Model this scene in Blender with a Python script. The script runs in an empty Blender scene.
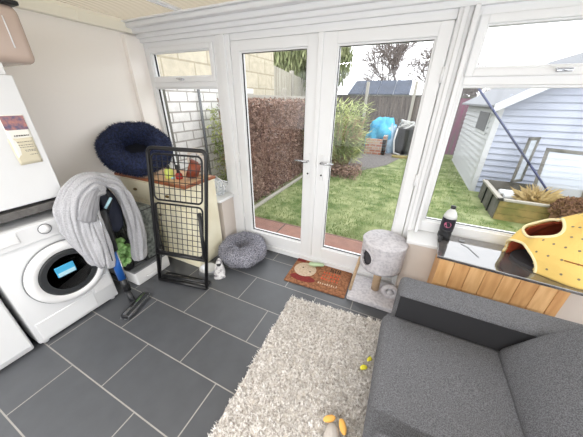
import bpy, bmesh, math, random
from mathutils import Vector, Matrix, noise as mnoise
random.seed(7)
sc = bpy.context.scene
COL = sc.collection
PI = math.pi

# ------------------------------------------------------------------ materials
def srgb(r, g, b):
    def f(c):
        c /= 255.0
        return c/12.92 if c <= 0.04045 else ((c+0.055)/1.055)**2.4
    return (f(r), f(g), f(b), 1.0)

def mat(name, rgb, rough=0.5, metal=0.0, var=None, vscale=8.0, bump=0.0, bscale=60.0, spec=0.5, stretch=None, vdetail=4.0, lo=0.35, hi=0.65):
    m = bpy.data.materials.new(name); m.use_nodes = True
    nt = m.node_tree; b = nt.nodes['Principled BSDF']
    b.inputs['Base Color'].default_value = srgb(*rgb)
    b.inputs['Roughness'].default_value = rough
    b.inputs['Metallic'].default_value = metal
    b.inputs['Specular IOR Level'].default_value = spec
    tc = nt.nodes.new('ShaderNodeTexCoord'); mp = nt.nodes.new('ShaderNodeMapping')
    nt.links.new(tc.outputs['Object'], mp.inputs['Vector'])
    if stretch: mp.inputs['Scale'].default_value = stretch
    if var is not None:
        n = nt.nodes.new('ShaderNodeTexNoise'); n.inputs['Scale'].default_value = vscale; n.inputs['Detail'].default_value = vdetail
        r = nt.nodes.new('ShaderNodeValToRGB')
        r.color_ramp.elements[0].position = lo; r.color_ramp.elements[1].position = hi
        r.color_ramp.elements[0].color = srgb(*rgb); r.color_ramp.elements[1].color = srgb(*var)
        nt.links.new(mp.outputs[0], n.inputs['Vector']); nt.links.new(n.outputs['Fac'], r.inputs['Fac'])
        nt.links.new(r.outputs['Color'], b.inputs['Base Color'])
    if bump:
        n2 = nt.nodes.new('ShaderNodeTexNoise'); n2.inputs['Scale'].default_value = bscale; n2.inputs['Detail'].default_value = 3
        bp = nt.nodes.new('ShaderNodeBump'); bp.inputs['Strength'].default_value = bump; bp.inputs['Distance'].default_value = 0.01
        nt.links.new(mp.outputs[0], n2.inputs['Vector']); nt.links.new(n2.outputs['Fac'], bp.inputs['Height'])
        nt.links.new(bp.outputs[0], b.inputs['Normal'])
    return m

def brick_mat(name, c1, c2, mortar, w, h, off, msize=0.006, loc=(0,0,0), ax='XY', rough=0.4, bump=0.3, vary=None, spec=0.5):
    m = mat(name, c1, rough, spec=spec); nt = m.node_tree; b = nt.nodes['Principled BSDF']
    mp = [n for n in nt.nodes if n.type == 'MAPPING'][0]
    mp.inputs['Location'].default_value = loc
    sx = nt.nodes.new('ShaderNodeSeparateXYZ'); cb = nt.nodes.new('ShaderNodeCombineXYZ')
    nt.links.new(mp.outputs[0], sx.inputs[0]); nt.links.new(sx.outputs[ax[0]], cb.inputs[0]); nt.links.new(sx.outputs[ax[1]], cb.inputs[1])
    t = nt.nodes.new('ShaderNodeTexBrick')
    t.inputs['Scale'].default_value = 1; t.inputs['Brick Width'].default_value = w; t.inputs['Row Height'].default_value = h
    t.inputs['Mortar Size'].default_value = msize; t.inputs['Mortar Smooth'].default_value = 0.1; t.offset = off
    t.inputs['Color1'].default_value = srgb(*c1); t.inputs['Color2'].default_value = srgb(*c2); t.inputs['Mortar'].default_value = srgb(*mortar)
    nt.links.new(cb.outputs[0], t.inputs['Vector'])
    n = nt.nodes.new('ShaderNodeTexNoise'); n.inputs['Scale'].default_value = 9; n.inputs['Detail'].default_value = 6
    mx = nt.nodes.new('ShaderNodeMix'); mx.data_type = 'RGBA'; mx.blend_type = 'MULTIPLY'
    mx.inputs['Factor'].default_value = 0.5 if vary is None else vary
    r = nt.nodes.new('ShaderNodeValToRGB'); r.color_ramp.elements[0].position = .3; r.color_ramp.elements[1].position = .7
    r.color_ramp.elements[0].color = (.62,.62,.62,1)
    nt.links.new(mp.outputs[0], n.inputs['Vector']); nt.links.new(n.outputs['Fac'], r.inputs['Fac'])
    nt.links.new(t.outputs['Color'], mx.inputs[6]); nt.links.new(r.outputs['Color'], mx.inputs[7])
    nt.links.new(mx.outputs[2], b.inputs['Base Color'])
    bp = nt.nodes.new('ShaderNodeBump'); bp.inputs['Strength'].default_value = bump; bp.inputs['Distance'].default_value = 0.004; bp.invert = True
    nt.links.new(t.outputs['Fac'], bp.inputs['Height']); nt.links.new(bp.outputs[0], b.inputs['Normal'])
    return m

def glass_mat(name, tint=(1,1,1), refl=1.0, haze=0.0):
    m = bpy.data.materials.new(name); m.use_nodes = True; nt = m.node_tree; nt.nodes.clear()
    o = nt.nodes.new('ShaderNodeOutputMaterial'); tr = nt.nodes.new('ShaderNodeBsdfTransparent'); gl = nt.nodes.new('ShaderNodeBsdfGlossy')
    tr.inputs['Color'].default_value = (*tint, 1); gl.inputs['Roughness'].default_value = 0.02
    fr = nt.nodes.new('ShaderNodeFresnel'); fr.inputs['IOR'].default_value = 1.5
    mu = nt.nodes.new('ShaderNodeMath'); mu.operation = 'MULTIPLY'; mu.inputs[1].default_value = refl
    mx = nt.nodes.new('ShaderNodeMixShader')
    ge = nt.nodes.new('ShaderNodeNewGeometry'); inv = nt.nodes.new('ShaderNodeMath'); inv.operation = 'SUBTRACT'; inv.inputs[0].default_value = 1
    m3 = nt.nodes.new('ShaderNodeMath'); m3.operation = 'MULTIPLY'; m3.use_clamp = True
    nt.links.new(ge.outputs['Backfacing'], inv.inputs[1])
    nt.links.new(fr.outputs[0], mu.inputs[0]); nt.links.new(mu.outputs[0], m3.inputs[0]); nt.links.new(inv.outputs[0], m3.inputs[1]); nt.links.new(m3.outputs[0], mx.inputs[0])
    nt.links.new(tr.outputs[0], mx.inputs[1]); nt.links.new(gl.outputs[0], mx.inputs[2])
    last = mx
    if haze:
        df = nt.nodes.new('ShaderNodeBsdfDiffuse'); df.inputs['Color'].default_value = (.8,.85,.88,1)
        m2 = nt.nodes.new('ShaderNodeMixShader'); m2.inputs[0].default_value = haze
        nt.links.new(mx.outputs[0], m2.inputs[1]); nt.links.new(df.outputs[0], m2.inputs[2]); last = m2
    nt.links.new(last.outputs[0], o.inputs['Surface'])
    return m

M = {}
M['wall'] = mat('painted_plaster', (247,242,237), .85, bump=.05)
M['wall_warm'] = mat('dwarf_wall_paint', (206,196,187), .85, bump=.05)
M['upvc'] = mat('white_upvc', (226,227,228), .35)
M['coving'] = mat('cream_upvc', (240,236,222), .4)
M['gasket'] = mat('black_rubber', (30,30,32), .6)
M['white_metal'] = mat('white_enamel', (224,225,226), .3)
M['white_plastic'] = mat('white_plastic', (228,228,228), .4)
M['grey_plastic'] = mat('grey_plastic', (120,122,124), .45)
M['dark_plastic'] = mat('dark_plastic', (32,33,36), .4)
M['black_metal'] = mat('black_metal', (20,20,22), .4)
M['chrome'] = mat('polished_steel', (190,192,195), .2, 1.0)
M['bowl'] = mat('brushed_steel', (215,216,218), .35, .6)
M['worktop'] = mat('grey_laminate', (104,102,100), .5, var=(88,86,84), vscale=40)
M['glass'] = glass_mat('window_glass')
M['drumglass'] = mat('dark_door_glass', (52,54,56), .12)
M['seal'] = mat('grey_seal', (88,90,92), .5)
M['blue_label'] = mat('blue_pack', (70,170,215), .4)
M['paleblue'] = mat('pale_blue_pack', (176,216,228), .4)
M['cream_paint'] = mat('cream_cabinet_paint', (242,236,212), .5, var=(234,226,198), vscale=5)
M['wood_top'] = mat('oiled_wood_top', (160,96,62), .45, var=(126,72,44), vscale=6, stretch=(1.5,14,1))
M['wood_face'] = mat('pale_oak_surface', (226,190,150), .5, var=(206,166,124), vscale=6, stretch=(1.5,14,1))
M['brass'] = mat('aged_brass', (120,98,60), .4, .8)
M['navy_fur'] = mat('navy_plush', (12,17,34), .9, var=(44,56,94), vscale=60, bump=.6, bscale=90)
M['navy_dark'] = mat('navy_plush_cushion', (14,18,32), .95)
M['grey_fur'] = mat('grey_plush', (88,88,98), .9, var=(196,196,206), vscale=90, bump=.6, bscale=90)
M['rug_pile'] = mat('cream_shag', (250,247,243), .95, var=(160,148,138), vscale=70, lo=.42, hi=.68)
M['rug_back'] = mat('rug_backing', (226,220,212), .95)
M['sofa'] = mat('grey_weave', (94,95,100), .9, var=(142,143,148), vscale=260, bump=.9, bscale=500, vdetail=2)
M['sofa_shade'] = mat('charcoal_arm_shade', (36,36,39), .95)  # near-black for the painted shade on the armchair's inner arm
M['hoodie'] = mat('grey_marl_jersey', (188,188,191), .92, var=(160,160,165), vscale=160, bump=.35, bscale=260)
M['hoodie_dark'] = mat('grey_rib_knit', (150,150,154), .92, bump=.5, bscale=300)
M['navy_cloth'] = mat('navy_nylon', (22,28,46), .6)
M['cat_plush'] = mat('silver_grey_plush', (204,201,204), .9, var=(172,169,175), vscale=44, bump=.5, bscale=120, lo=.42, hi=.72)
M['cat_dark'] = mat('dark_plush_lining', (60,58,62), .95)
M['sisal'] = mat('sisal_rope', (206,180,150), .85, var=(180,152,120), vscale=20, stretch=(1,1,14), bump=.6)
M['mat_coir'] = mat('coir_orange_brown', (168,116,80), .95, var=(118,74,50), vscale=50, bump=.8, bscale=200)
M['mat_red'] = mat('coir_red', (140,46,42), .95, var=(112,40,36), vscale=60, bump=.8, bscale=200)
M['mat_pale'] = mat('coir_pale', (216,196,172), .95, var=(190,168,144), vscale=60, bump=.8, bscale=200)
M['mat_dark'] = mat('coir_dark', (62,48,40), .95, bump=.8, bscale=200)
M['mat_orange'] = mat('coir_orange', (214,84,52), .95, bump=.8, bscale=200)
M['green_toy'] = mat('pale_green_fabric', (176,196,160), .8)
M['slate'] = mat('polished_slate', (70,68,68), .06, var=(96,92,90), vscale=9, spec=1.0)
M['slate'].node_tree.nodes['Principled BSDF'].inputs['IOR'].default_value = 2.0
M['plank'] = mat('honey_pine', (232,188,134), .5, var=(212,162,108), vscale=4, stretch=(9,9,1.2))
M['plank_dark'] = mat('amber_pine', (220,172,118), .5, var=(200,148,96), vscale=4, stretch=(9,9,1.2))
M['tent'] = mat('yellow_fabric', (234,200,116), .85, bump=.3, bscale=30)
M['tent_trim'] = mat('cream_piping', (240,226,180), .85)
M['tent_cord'] = mat('brown_piping', (150,92,40), .85)
M['tent_in'] = mat('rust_lining', (170,72,34), .9, var=(130,48,26), vscale=10)
M['tent_dot'] = mat('grey_print_dot', (138,126,104), .9)
M['paper'] = mat('paper', (240,238,230), .8)
M['paper_tan'] = mat('tan_paper', (216,208,184), .8)
M['ink'] = mat('grey_ink', (108,104,100), .8)
M['photo'] = mat('printed_photo', (78,88,124), .6, var=(190,132,120), vscale=34)
M['beige_bin'] = mat('beige_gloss_plastic', (196,176,164), .18)
M['green_leaf'] = mat('bright_green_leaf', (132,186,104), .6, var=(176,214,146), vscale=30)
M['blue_metal'] = mat('metallic_blue', (32,92,170), .3, .3)
M['mesh_dark'] = mat('dark_mesh_fabric', (74,80,78), .8, var=(136,142,138), vscale=30)
M['clear_bag'] = glass_mat('clear_film', (.93,.94,.96), 2.2, .28)
M['shoe_white'] = mat('white_leather', (224,222,222), .6, var=(150,146,150), vscale=26, lo=.5, hi=.62)
M['shoe_dark'] = mat('black_rubber_sole', (40,40,44), .7)
M['terracotta'] = mat('terracotta_glaze', (150,72,40), .4, var=(98,36,22), vscale=12)
M['wicker'] = mat('white_wicker', (222,212,200), .7)
M['red'] = mat('red_plastic', (160,46,36), .5)
M['yellow'] = mat('yellow_rubber', (232,222,62), .5)
M['yellowgreen'] = mat('yellow_green_plastic', (206,216,110), .45)
M['orange_felt'] = mat('orange_felt', (244,186,98), .9)
M['toy_grey'] = mat('grey_felt', (198,190,182), .9)
M['bottle_clear'] = mat('pale_bottle', (216,218,218), .2)
M['label_dark'] = mat('dark_label', (28,26,38), .4)
M['label_pink'] = mat('pink_emblem', (190,100,130), .4)
# outdoors
M['lawn'] = mat('lawn_turf', (78,98,46), .95, var=(142,148,104), vscale=5, bump=.6, bscale=90, vdetail=8)
M['blade'] = mat('grass_blade', (92,120,54), .8, var=(160,168,120), vscale=4)
M['patio'] = brick_mat('pink_paving', (150,112,98), (140,104,92), (88,76,66), .6, .78, 0, .01, loc=(.25,-2.13,0), rough=.8)
M['gravel'] = mat('grey_gravel', (124,120,118), .95, var=(84,80,78), vscale=30, bump=1, bscale=60)
M['soil'] = mat('bare_soil', (120,104,88), .95, var=(90,80,68), vscale=12, bump=1, bscale=40)
M['blockwall'] = brick_mat('cream_block', (198,190,170), (190,181,160), (166,157,136), .62, .3, .5, .014, ax='YZ', rough=.9)
M['whiteblock'] = brick_mat('white_brick', (244,243,240), (232,230,226), (170,166,158), .34, .14, .5, .012, ax='YZ', rough=.9)
M['whitefence'] = mat('whitewashed_board', (176,172,158), .9, var=(156,150,136), vscale=3, stretch=(6,6,.6))
M['concrete'] = mat('pale_concrete', (160,156,146), .9, bump=.2)
M['ivy_brown'] = mat('brown_dry_leaf', (132,104,92), .9, var=(88,66,58), vscale=9)
M['ivy_brown2'] = mat('pale_dry_leaf', (170,142,126), .9, var=(126,102,90), vscale=9)
M['fence_dark'] = mat('weathered_dark_board', (102,92,84), .9, var=(66,58,52), vscale=3, stretch=(8,8,.5))
M['fence_purple'] = mat('maroon_board', (128,66,96), .8, var=(104,88,90), vscale=2, stretch=(8,8,.5))
M['willow'] = mat('willow_leaf', (92,104,64), .8, var=(140,146,104), vscale=3)
M['bush'] = mat('bamboo_leaf', (112,132,64), .7, var=(186,190,126), vscale=2.5)
M['bush_brown'] = mat('dry_stem', (170,142,110), .9)
M['bark'] = mat('grey_bark', (112,104,100), .95)
M['tarp'] = mat('cyan_tarp', (20,130,172), .5, var=(60,164,196), vscale=3)
M['tarp_dark'] = mat('slate_blue_tarp', (110,140,164), .5, var=(150,176,196), vscale=3)
M['redbrick'] = brick_mat('red_brick', (150,88,66), (172,146,122), (160,154,144), .2, .09, .5, .012, ax='XZ', rough=.9)
M['solar'] = mat('solar_blue', (30,42,60), .6, var=(44,56,76), vscale=3)
M['alu'] = mat('aluminium', (190,196,200), .35, .6)
M['hose'] = mat('white_hose', (190,190,188), .5)
M['shed'] = mat('pale_blue_boards', (166,172,186), .7, var=(154,160,176), vscale=2)
M['shed_white'] = mat('white_boards', (186,188,190), .7)
M['felt'] = mat('grey_roof_felt', (120,122,126), .9)
M['boards_grey'] = mat('weathered_grey_board', (106,104,98), .9, var=(78,78,68), vscale=5, bump=.3)
M['boards_moss'] = mat('mossy_yellow_board', (142,124,74), .9, var=(104,102,54), vscale=7, bump=.4)
M['coldglass'] = glass_mat('dusty_glass', (.80,.85,.88), 1.6, .34)
M['straw'] = mat('dry_straw', (196,176,128), .9, var=(172,148,98), vscale=8)
M['russet'] = mat('russet_leaf', (126,94,74), .9, var=(96,66,52), vscale=12)
M['pole_blue'] = mat('dark_blue_paint', (44,52,88), .4)

# polycarbonate roof: daylight comes through it
def poly_mat():
    m = bpy.data.materials.new('ribbed_polycarbonate'); m.use_nodes = True; nt = m.node_tree; nt.nodes.clear()
    o = nt.nodes.new('ShaderNodeOutputMaterial'); tl = nt.nodes.new('ShaderNodeBsdfTranslucent'); df = nt.nodes.new('ShaderNodeBsdfDiffuse')
    tc = nt.nodes.new('ShaderNodeTexCoord'); wv = nt.nodes.new('ShaderNodeTexWave'); wv.wave_type = 'BANDS'; wv.bands_direction = 'Y'
    wv.inputs['Scale'].default_value = 14; wv.inputs['Distortion'].default_value = 0
    r = nt.nodes.new('ShaderNodeValToRGB'); r.color_ramp.elements[0].color = srgb(168,161,148); r.color_ramp.elements[1].color = srgb(206,200,190)
    mx = nt.nodes.new('ShaderNodeMixShader'); mx.inputs[0].default_value = .2
    nt.links.new(tc.outputs['Object'], wv.inputs['Vector']); nt.links.new(wv.outputs['Fac'], r.inputs['Fac'])
    nt.links.new(r.outputs['Color'], tl.inputs['Color']); nt.links.new(r.outputs['Color'], df.inputs['Color'])
    nt.links.new(tl.outputs[0], mx.inputs[1]); nt.links.new(df.outputs[0], mx.inputs[2]); nt.links.new(mx.outputs[0], o.inputs['Surface'])
    return m
M['poly'] = poly_mat()
M['tile'] = brick_mat('slate_floor_tile', (76,78,82), (84,86,90), (150,147,142), .623, .32, .5, .0036, loc=(1.72,-.285,0), rough=.42, bump=.25, vary=.35, spec=.6)

# ------------------------------------------------------------------ mesh builder
def wloc(o):
    v = Vector((0,0,0))
    while o is not None:
        v += o.location; o = o.parent
    return v

class MB:
    def __init__(s): s.v = []; s.f = []; s.mi = []; s.sm = []; s.cur = 0
    def add(s, vs, fs, smooth=False):
        n = len(s.v); s.v += [tuple(p) for p in vs]
        for f in fs: s.f.append(tuple(i+n for i in f)); s.mi.append(s.cur); s.sm.append(smooth)
        return s
    def box(s, x0,x1,y0,y1,z0,z1, bev=0.0, seg=2, mtx=None):
        bm = bmesh.new(); bmesh.ops.create_cube(bm, size=1)
        for v in bm.verts: v.co = Vector(((x0+x1)/2+v.co.x*(x1-x0), (y0+y1)/2+v.co.y*(y1-y0), (z0+z1)/2+v.co.z*(z1-z0)))
        if bev:
            bev = min(bev, .49*min(abs(x1-x0),abs(y1-y0),abs(z1-z0)))
            bmesh.ops.bevel(bm, geom=bm.edges[:], offset=bev, segments=seg, affect='EDGES', profile=.5)
        return s.bm(bm, mtx, bev >= .012)
    def bm(s, bm, mtx=None, smooth=False):
        bm.verts.index_update()
        vs = [(mtx @ v.co) if mtx else v.co.copy() for v in bm.verts]; fs = [[v.index for v in f.verts] for f in bm.faces]
        bm.free(); return s.add(vs, fs, smooth)
    def tube(s, path, r, n=10, closed=False, cap=True):
        path = [Vector(p) for p in path]; L = len(path)
        rr = r if isinstance(r, (list, tuple)) else [r]*L
        vs = []; fs = []; up = None
        for i, p in enumerate(path):
            a = path[i-1] if (i > 0 or closed) else p; b = path[(i+1) % L] if (i < L-1 or closed) else p
            t = (b-a).normalized()
            if up is None:
                up = Vector((0,0,1)) if abs(t.z) < .9 else Vector((1,0,0))
            u = (up - t*up.dot(t)).normalized(); up = u; w = t.cross(u)
            for k in range(n):
                an = 2*PI*k/n; vs.append(p + (u*math.cos(an)+w*math.sin(an))*rr[i])
        R = L if closed else L-1
        for i in range(R):
            for k in range(n):
                j = (i+1) % L; fs.append((i*n+k, i*n+(k+1)%n, j*n+(k+1)%n, j*n+k))
        if cap and not closed:
            fs.append(tuple(range(n))[::-1]); fs.append(tuple((L-1)*n+k for k in range(n)))
        return s.add(vs, fs, True)
    def lathe(s, prof, n=32, c=(0,0,0), mtx=None, sx=1, sy=1):
        vs = []; fs = []; L = len(prof); c = Vector(c)
        for (r, z) in prof:
            for k in range(n):
                a = 2*PI*k/n; p = Vector((r*math.cos(a)*sx, r*math.sin(a)*sy, z))
                if mtx: p = mtx @ p
                vs.append(p + c)
        for i in range(L-1):
            for k in range(n): fs.append((i*n+k, i*n+(k+1)%n, (i+1)*n+(k+1)%n, (i+1)*n+k))
        if prof[0][0] > 1e-5: fs.append(tuple(range(n))[::-1])
        if prof[-1][0] > 1e-5: fs.append(tuple((L-1)*n+k for k in range(n)))
        return s.add(vs, fs, True)
    def ell(s, c, r, n=24, m=14, nz=0.0, nf=6.0, mtx=None):
        vs = []; fs = []; c = Vector(c)
        for i in range(m+1):
            th = PI*i/m
            for k in range(n):
                a = 2*PI*k/n; d = Vector((math.sin(th)*math.cos(a), math.sin(th)*math.sin(a), math.cos(th)))
                q = 1 + nz*mnoise.noise(d*nf + c*7)
                p = Vector((d.x*r[0]*q, d.y*r[1]*q, d.z*r[2]*q))
                if mtx: p = mtx @ p
                vs.append(p+c)
        for i in range(m):
            for k in range(n): fs.append((i*n+k, (i+1)*n+k, (i+1)*n+(k+1)%n, i*n+(k+1)%n))
        return s.add(vs, fs, True)
    def prism(s, poly, y0, y1, axis='y'):
        # poly = list of 2-D points; extruded along axis
        def P(a, b, t): return {'y': (a,t,b), 'x': (t,a,b), 'z': (a,b,t)}[axis]
        n = len(poly); vs = [P(a,b,y0) for a,b in poly]+[P(a,b,y1) for a,b in poly]
        fs = [tuple(range(n))[::-1], tuple(range(n,2*n))]+[(i,(i+1)%n,n+(i+1)%n,n+i) for i in range(n)]
        return s.add(vs, fs)
    def sweep(s, path, ra, rb, n=26, fold=.12, nf=5, seed=0, lump=.06, up=(1,0,0)):
        # draped cloth limb: elliptical section (ra across 'up', rb along it), creased by folds
        path = [Vector(p) for p in path]
        # subdivide smoothly
        pts = []; A = []; B = []
        L = len(path)
        for i in range(L-1):
            p0 = path[max(i-1,0)]; p1 = path[i]; p2 = path[i+1]; p3 = path[min(i+2,L-1)]
            for k in range(6):
                t = k/6; pts.append(.5*((2*p1)+(p2-p0)*t+(2*p0-5*p1+4*p2-p3)*t*t+(3*p1-p0-3*p2+p3)*t**3))
                A.append(ra[i]*(1-t)+ra[i+1]*t); B.append(rb[i]*(1-t)+rb[i+1]*t)
        pts.append(path[-1]); A.append(ra[-1]); B.append(rb[-1])
        vs = []; fs = []; N = len(pts); upv = Vector(up)
        for i, p in enumerate(pts):
            t = (pts[min(i+1,N-1)]-pts[max(i-1,0)]).normalized()
            u = (upv - t*upv.dot(t)).normalized(); w = t.cross(u)
            e = min(i, N-1-i)/2.0; e = .25+.75*min(1, e)
            for k in range(n):
                a = 2*PI*k/n
                q = 1 + fold*math.sin(nf*a + 1.3*math.sin(i*.16+seed)+seed) + lump*3*mnoise.noise(Vector((math.cos(a)*1.2, math.sin(a)*1.2, i*.22))+Vector((seed*3.1,0,0)))
                vs.append(p + (w*math.cos(a)*A[i] + u*math.sin(a)*B[i])*q*e)
        for i in range(N-1):
            for k in range(n): fs.append((i*n+k, i*n+(k+1)%n, (i+1)*n+(k+1)%n, (i+1)*n+k))
        fs.append(tuple(range(n))[::-1]); fs.append(tuple((N-1)*n+k for k in range(n)))
        return s.add(vs, fs, True)
    def blade(s, p, d, w, side):
        p = Vector(p); d = Vector(d); side = Vector(side)*w
        return s.add([p-side, p+side, p+d], [(0,1,2)])
    def leaf(s, p, d, w, side):
        p = Vector(p); d = Vector(d); side = Vector(side)*w
        return s.add([p, p+d*.5+side, p+d, p+d*.5-side], [(0,1,2,3)])
    def build(s, name, mats, parent=None, at=None, loc=None):
        me = bpy.data.meshes.new(name); me.from_pydata(s.v, [], s.f)
        if not isinstance(mats, (list, tuple)): mats = [mats]
        for m in mats: me.materials.append(M[m])
        me.polygons.foreach_set('material_index', s.mi); me.polygons.foreach_set('use_smooth', s.sm)
        me.update()
        o = bpy.data.objects.new(name, me); COL.objects.link(o)
        if parent: o.parent = parent
        org = wloc(parent) if parent else Vector((0,0,0))
        if at is not None:
            o.location = Vector(at)-org; org = Vector(at)
        if org.length: me.transform(Matrix.Translation(-org))
        if any(s.sm) and not all(s.sm): pass
        return o

def thing(name, loc, label, cat, group=None):
    o = bpy.data.objects.new(name, None); o.empty_display_size = .05; COL.objects.link(o); o.location = loc
    return tag(o, label, cat, group)
def tag(o, label, cat, group=None, kind=None):
    o['label'] = label; o['category'] = cat
    if group: o['group'] = group
    if kind: o['kind'] = kind
    return o
def struct(name, mb, m):
    o = mb.build(name, m); o['kind'] = 'structure'; return o
def sroot(name, loc):
    o = bpy.data.objects.new(name, None); COL.objects.link(o); o.location = loc; o['kind'] = 'structure'; return o
def sharp(o, deg=40):
    o.data.set_sharp_from_angle(angle=math.radians(deg)); return o
def rnd(a, b): return random.uniform(a, b)
def rdir():
    while True:
        v = Vector((rnd(-1,1), rnd(-1,1), rnd(-1,1)))
        if .1 < v.length < 1: return v.normalized()

# ------------------------------------------------------------------ room shell
YW = 2.05
struct('floor', MB().box(-2.72,2.5,-1.9,2.14,-.1,0), 'tile')
struct('wall_left', MB().box(-2.82,-2.70,-1.9,2.14,0,2.27), 'wall')
struct('wall_back', MB().box(-2.82,2.6,-2.02,-1.9,0,.5), 'wall')
rb = bpy.data.objects.new('window_5', None); COL.objects.link(rb); rb.location=(0,-1.96,.5); rb['kind']='structure'  # unseen back glazing over a low wall, added for fill daylight
wb = MB()
for x in (-2.82,-1.5,-.1,1.3,2.52): wb.box(x,x+.08,-2.0,-1.92,.5,2.25,.006)
wb.box(-2.82,2.6,-2.0,-1.92,.5,.57,.006).box(-2.82,2.6,-2.0,-1.92,2.18,2.25,.006)
wb.build('window_frame','upvc',rb)
MB().box(-2.8,2.58,-1.962,-1.958,.56,2.19).build('glass','glass',rb)
struct('trim_1', MB().box(-2.70,-2.65,1.865,2.06,.6,2.13,.003), 'wall')
mb = MB(); mb.box(-2.70,-2.645,-1.9,2.0,2.15,2.225,.006).box(-2.70,-2.66,-1.9,2.0,2.225,2.25,.006)
for y in (-1,0,.6,1.1,1.5): mb.box(-2.65,-2.642,y,y+.006,2.155,2.222)
struct('trim_2', mb, 'coving')
# ceiling of ribbed polycarbonate between glazing bars
struct('ceiling', MB().box(-2.82,2.6,-2.0,2.16,2.262,2.276), 'poly')
k = 0
for x in (-1.95,-.97,.01,.99,1.97):
    mb = MB().box(x-.022,x+.022,-1.9,1.93,2.245,2.262,.003).box(x-.010,x+.010,-1.9,1.93,2.236,2.25)
    struct('trim_%d' % (3+k), mb, 'upvc'); k += 1
# header mouldings above doors and windows
mb = MB(); X0, X1 = -2.66, 2.45
mb.box(X0,X1,2.02,2.13,2.085,2.12,.004).box(X0,X1,1.99,2.13,2.118,2.152,.007).box(X0,X1,1.955,2.13,2.15,2.19,.008).box(X0,X1,1.90,2.13,2.188,2.225,.010)
mb.box(X0-.04,X1,1.875,2.13,2.223,2.238,.004)
struct('trim_8', mb, 'upvc')
# dwarf walls and sills
struct('wall_front_left', MB().box(-2.70,-1.685,1.84,2.14,0,.60), 'wall_warm')
struct('wall_front_right', MB().box(.155,2.6,1.86,2.14,0,.60), 'wall_warm')
struct('trim_9', MB().box(-2.70,-1.668,1.795,2.065,.60,.628,.006), 'upvc')
struct('trim_10', MB().box(.142,2.45,1.83,2.065,.60,.628,.006), 'upvc')
struct('trim_11', MB().box(-1.685,.155,2.06,2.14,0,.03), 'upvc')

def ring(mb, x0,x1,z0,z1,w,y0,y1,b=.005, wb=None, wt=None):
    wb = wb or w; wt = wt or w
    mb.box(x0,x0+w,y0,y1,z0,z1,b).box(x1-w,x1,y0,y1,z0,z1,b)
    mb.box(x0+w-.003,x1-w+.003,y0,y1,z0,z0+wb,b).box(x0+w-.003,x1-w+.003,y0,y1,z1-wt,z1,b)
def pane(name, x0,x1,z0,z1, par, y=2.095):
    g = MB(); g.box(x0,x1,y,y+.004,z0,z1); g.build(name, 'glass', par)
    q = MB(); ring(q, x0-.004,x1+.004,z0-.004,z1+.004,.008,y-.022,y-.002,0); q.build('gasket', 'gasket', par)

def casement(n, x0,x1, sash_top):
    r = sroot('window_%d' % n, (x0, YW, .63))
    m_ = MB(); ring(m_, x0,x1,.63,2.09,.052,2.05,2.13,.006,wb=.09)
    m_.box(x0+.05,x1-.05,2.05,2.13,1.69,1.742,.006)
    q = [x0+.052,x1-.052]
    # glazing beads
    ring(m_, x0+.048,x1-.048,.715,1.694,.018,2.065,2.12,.004)
    m_.build('window_frame', 'upvc', r)
    s_ = MB(); ring(s_, x0+.046,x1-.046,1.736,2.044,.046,2.035,2.115,.008)
    ring(s_, x0+.086,x1-.086,1.776,2.006,.016,2.05,2.10,.004)
    s_.build('transom_sash', 'upvc', r)
    pane('glass', x0+.065,x1-.065,.73,1.682, r)
    pane('glass', x0+.10,x1-.10,1.79,1.995, r)
    xm = (x0+x1)/2
    h = MB().box(xm-.035,xm+.035,2.018,2.036,1.752,1.768,.004).box(xm-.045,xm+.03,2.002,2.018,1.762,1.772,.004).box(xm-.008,xm+.008,2.004,2.03,1.756,1.768,.003)
    h.build('latch', 'chrome', r)
casement(1, -2.655, -1.70, True)
casement(2, .185, 1.20, True)
casement(3, 1.20, 2.45, True)
# posts beside the doors
mb = MB(); mb.box(-1.70,-1.557,2.035,2.13,.0,2.09,.008).box(-1.66,-1.60,2.02,2.04,.628,2.085,.006)
struct('trim_12', mb, 'upvc')
mb = MB(); mb.box(.112,.188,2.03,2.13,0,2.09,.008).box(.188,.215,1.995,2.06,.628,2.088,.006).box(.135,.165,2.015,2.035,.0,2.085,.006)
struct('trim_13', mb, 'upvc')
mb = MB().box(-1.557,.112,2.045,2.13,2.036,2.09,.006).box(-1.557,.112,2.03,2.13,0,.055,.006).box(-1.557,.112,2.05,2.13,.05,.085,.004)
struct('trim_14', mb, 'upvc')

def door(n, x0,x1, g0,g1, hx, side):
    r = sroot('door_%d' % n, (x0, YW, .09))
    m_ = MB()
    m_.box(x0,g0,2.04,2.11,.088,2.034,.007).box(g1,x1,2.04,2.11,.088,2.034,.007).box(g0-.004,g1+.004,2.04,2.11,.088,.207,.007).box(g0-.004,g1+.004,2.04,2.11,1.957,2.034,.007)
    ring(m_, g0-.002,g1+.002,.205,1.959,.014,2.052,2.105,.004)
    m_.build('door_frame', 'upvc', r)
    pane('glass', g0+.01,g1-.01,.217,1.947, r, 2.08)
    h = MB().box(hx-.014,hx+.014,2.03,2.041,.93,1.17,.006)
    h.build('lock_plate', 'white_metal', r)
    h = MB().tube([(hx,2.032,1.10),(hx,1.99,1.10)],.009).tube([(hx,1.99,1.10),(hx+side*.03,1.985,1.10),(hx+side*.115,1.988,1.103)],[.009,.009,.008])
    h.build('door_handle', 'chrome', r)
    h = MB().lathe([(0,0),(.008,0),(.008,.006),(0,.006)],16,(hx,2.03,.985),Matrix.Rotation(PI/2,4,'X'))
    h.build('keyhole', 'dark_plastic', r)
    for z in (.35,1.05,1.75):
        xx = x0 if side < 0 else x1
        MB().tube([(xx,2.035,z-.045),(xx,2.035,z+.045)],.009).build('hinge', 'upvc', r)
door(1, -1.553,-.738, -1.462,-.832, -.785, -1)
door(2, -.722,.108, -.602,.030, -.655, 1)
struct('trim_15', MB().box(-.748,-.706,2.025,2.045,.088,2.034,.006), 'upvc')
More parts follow.
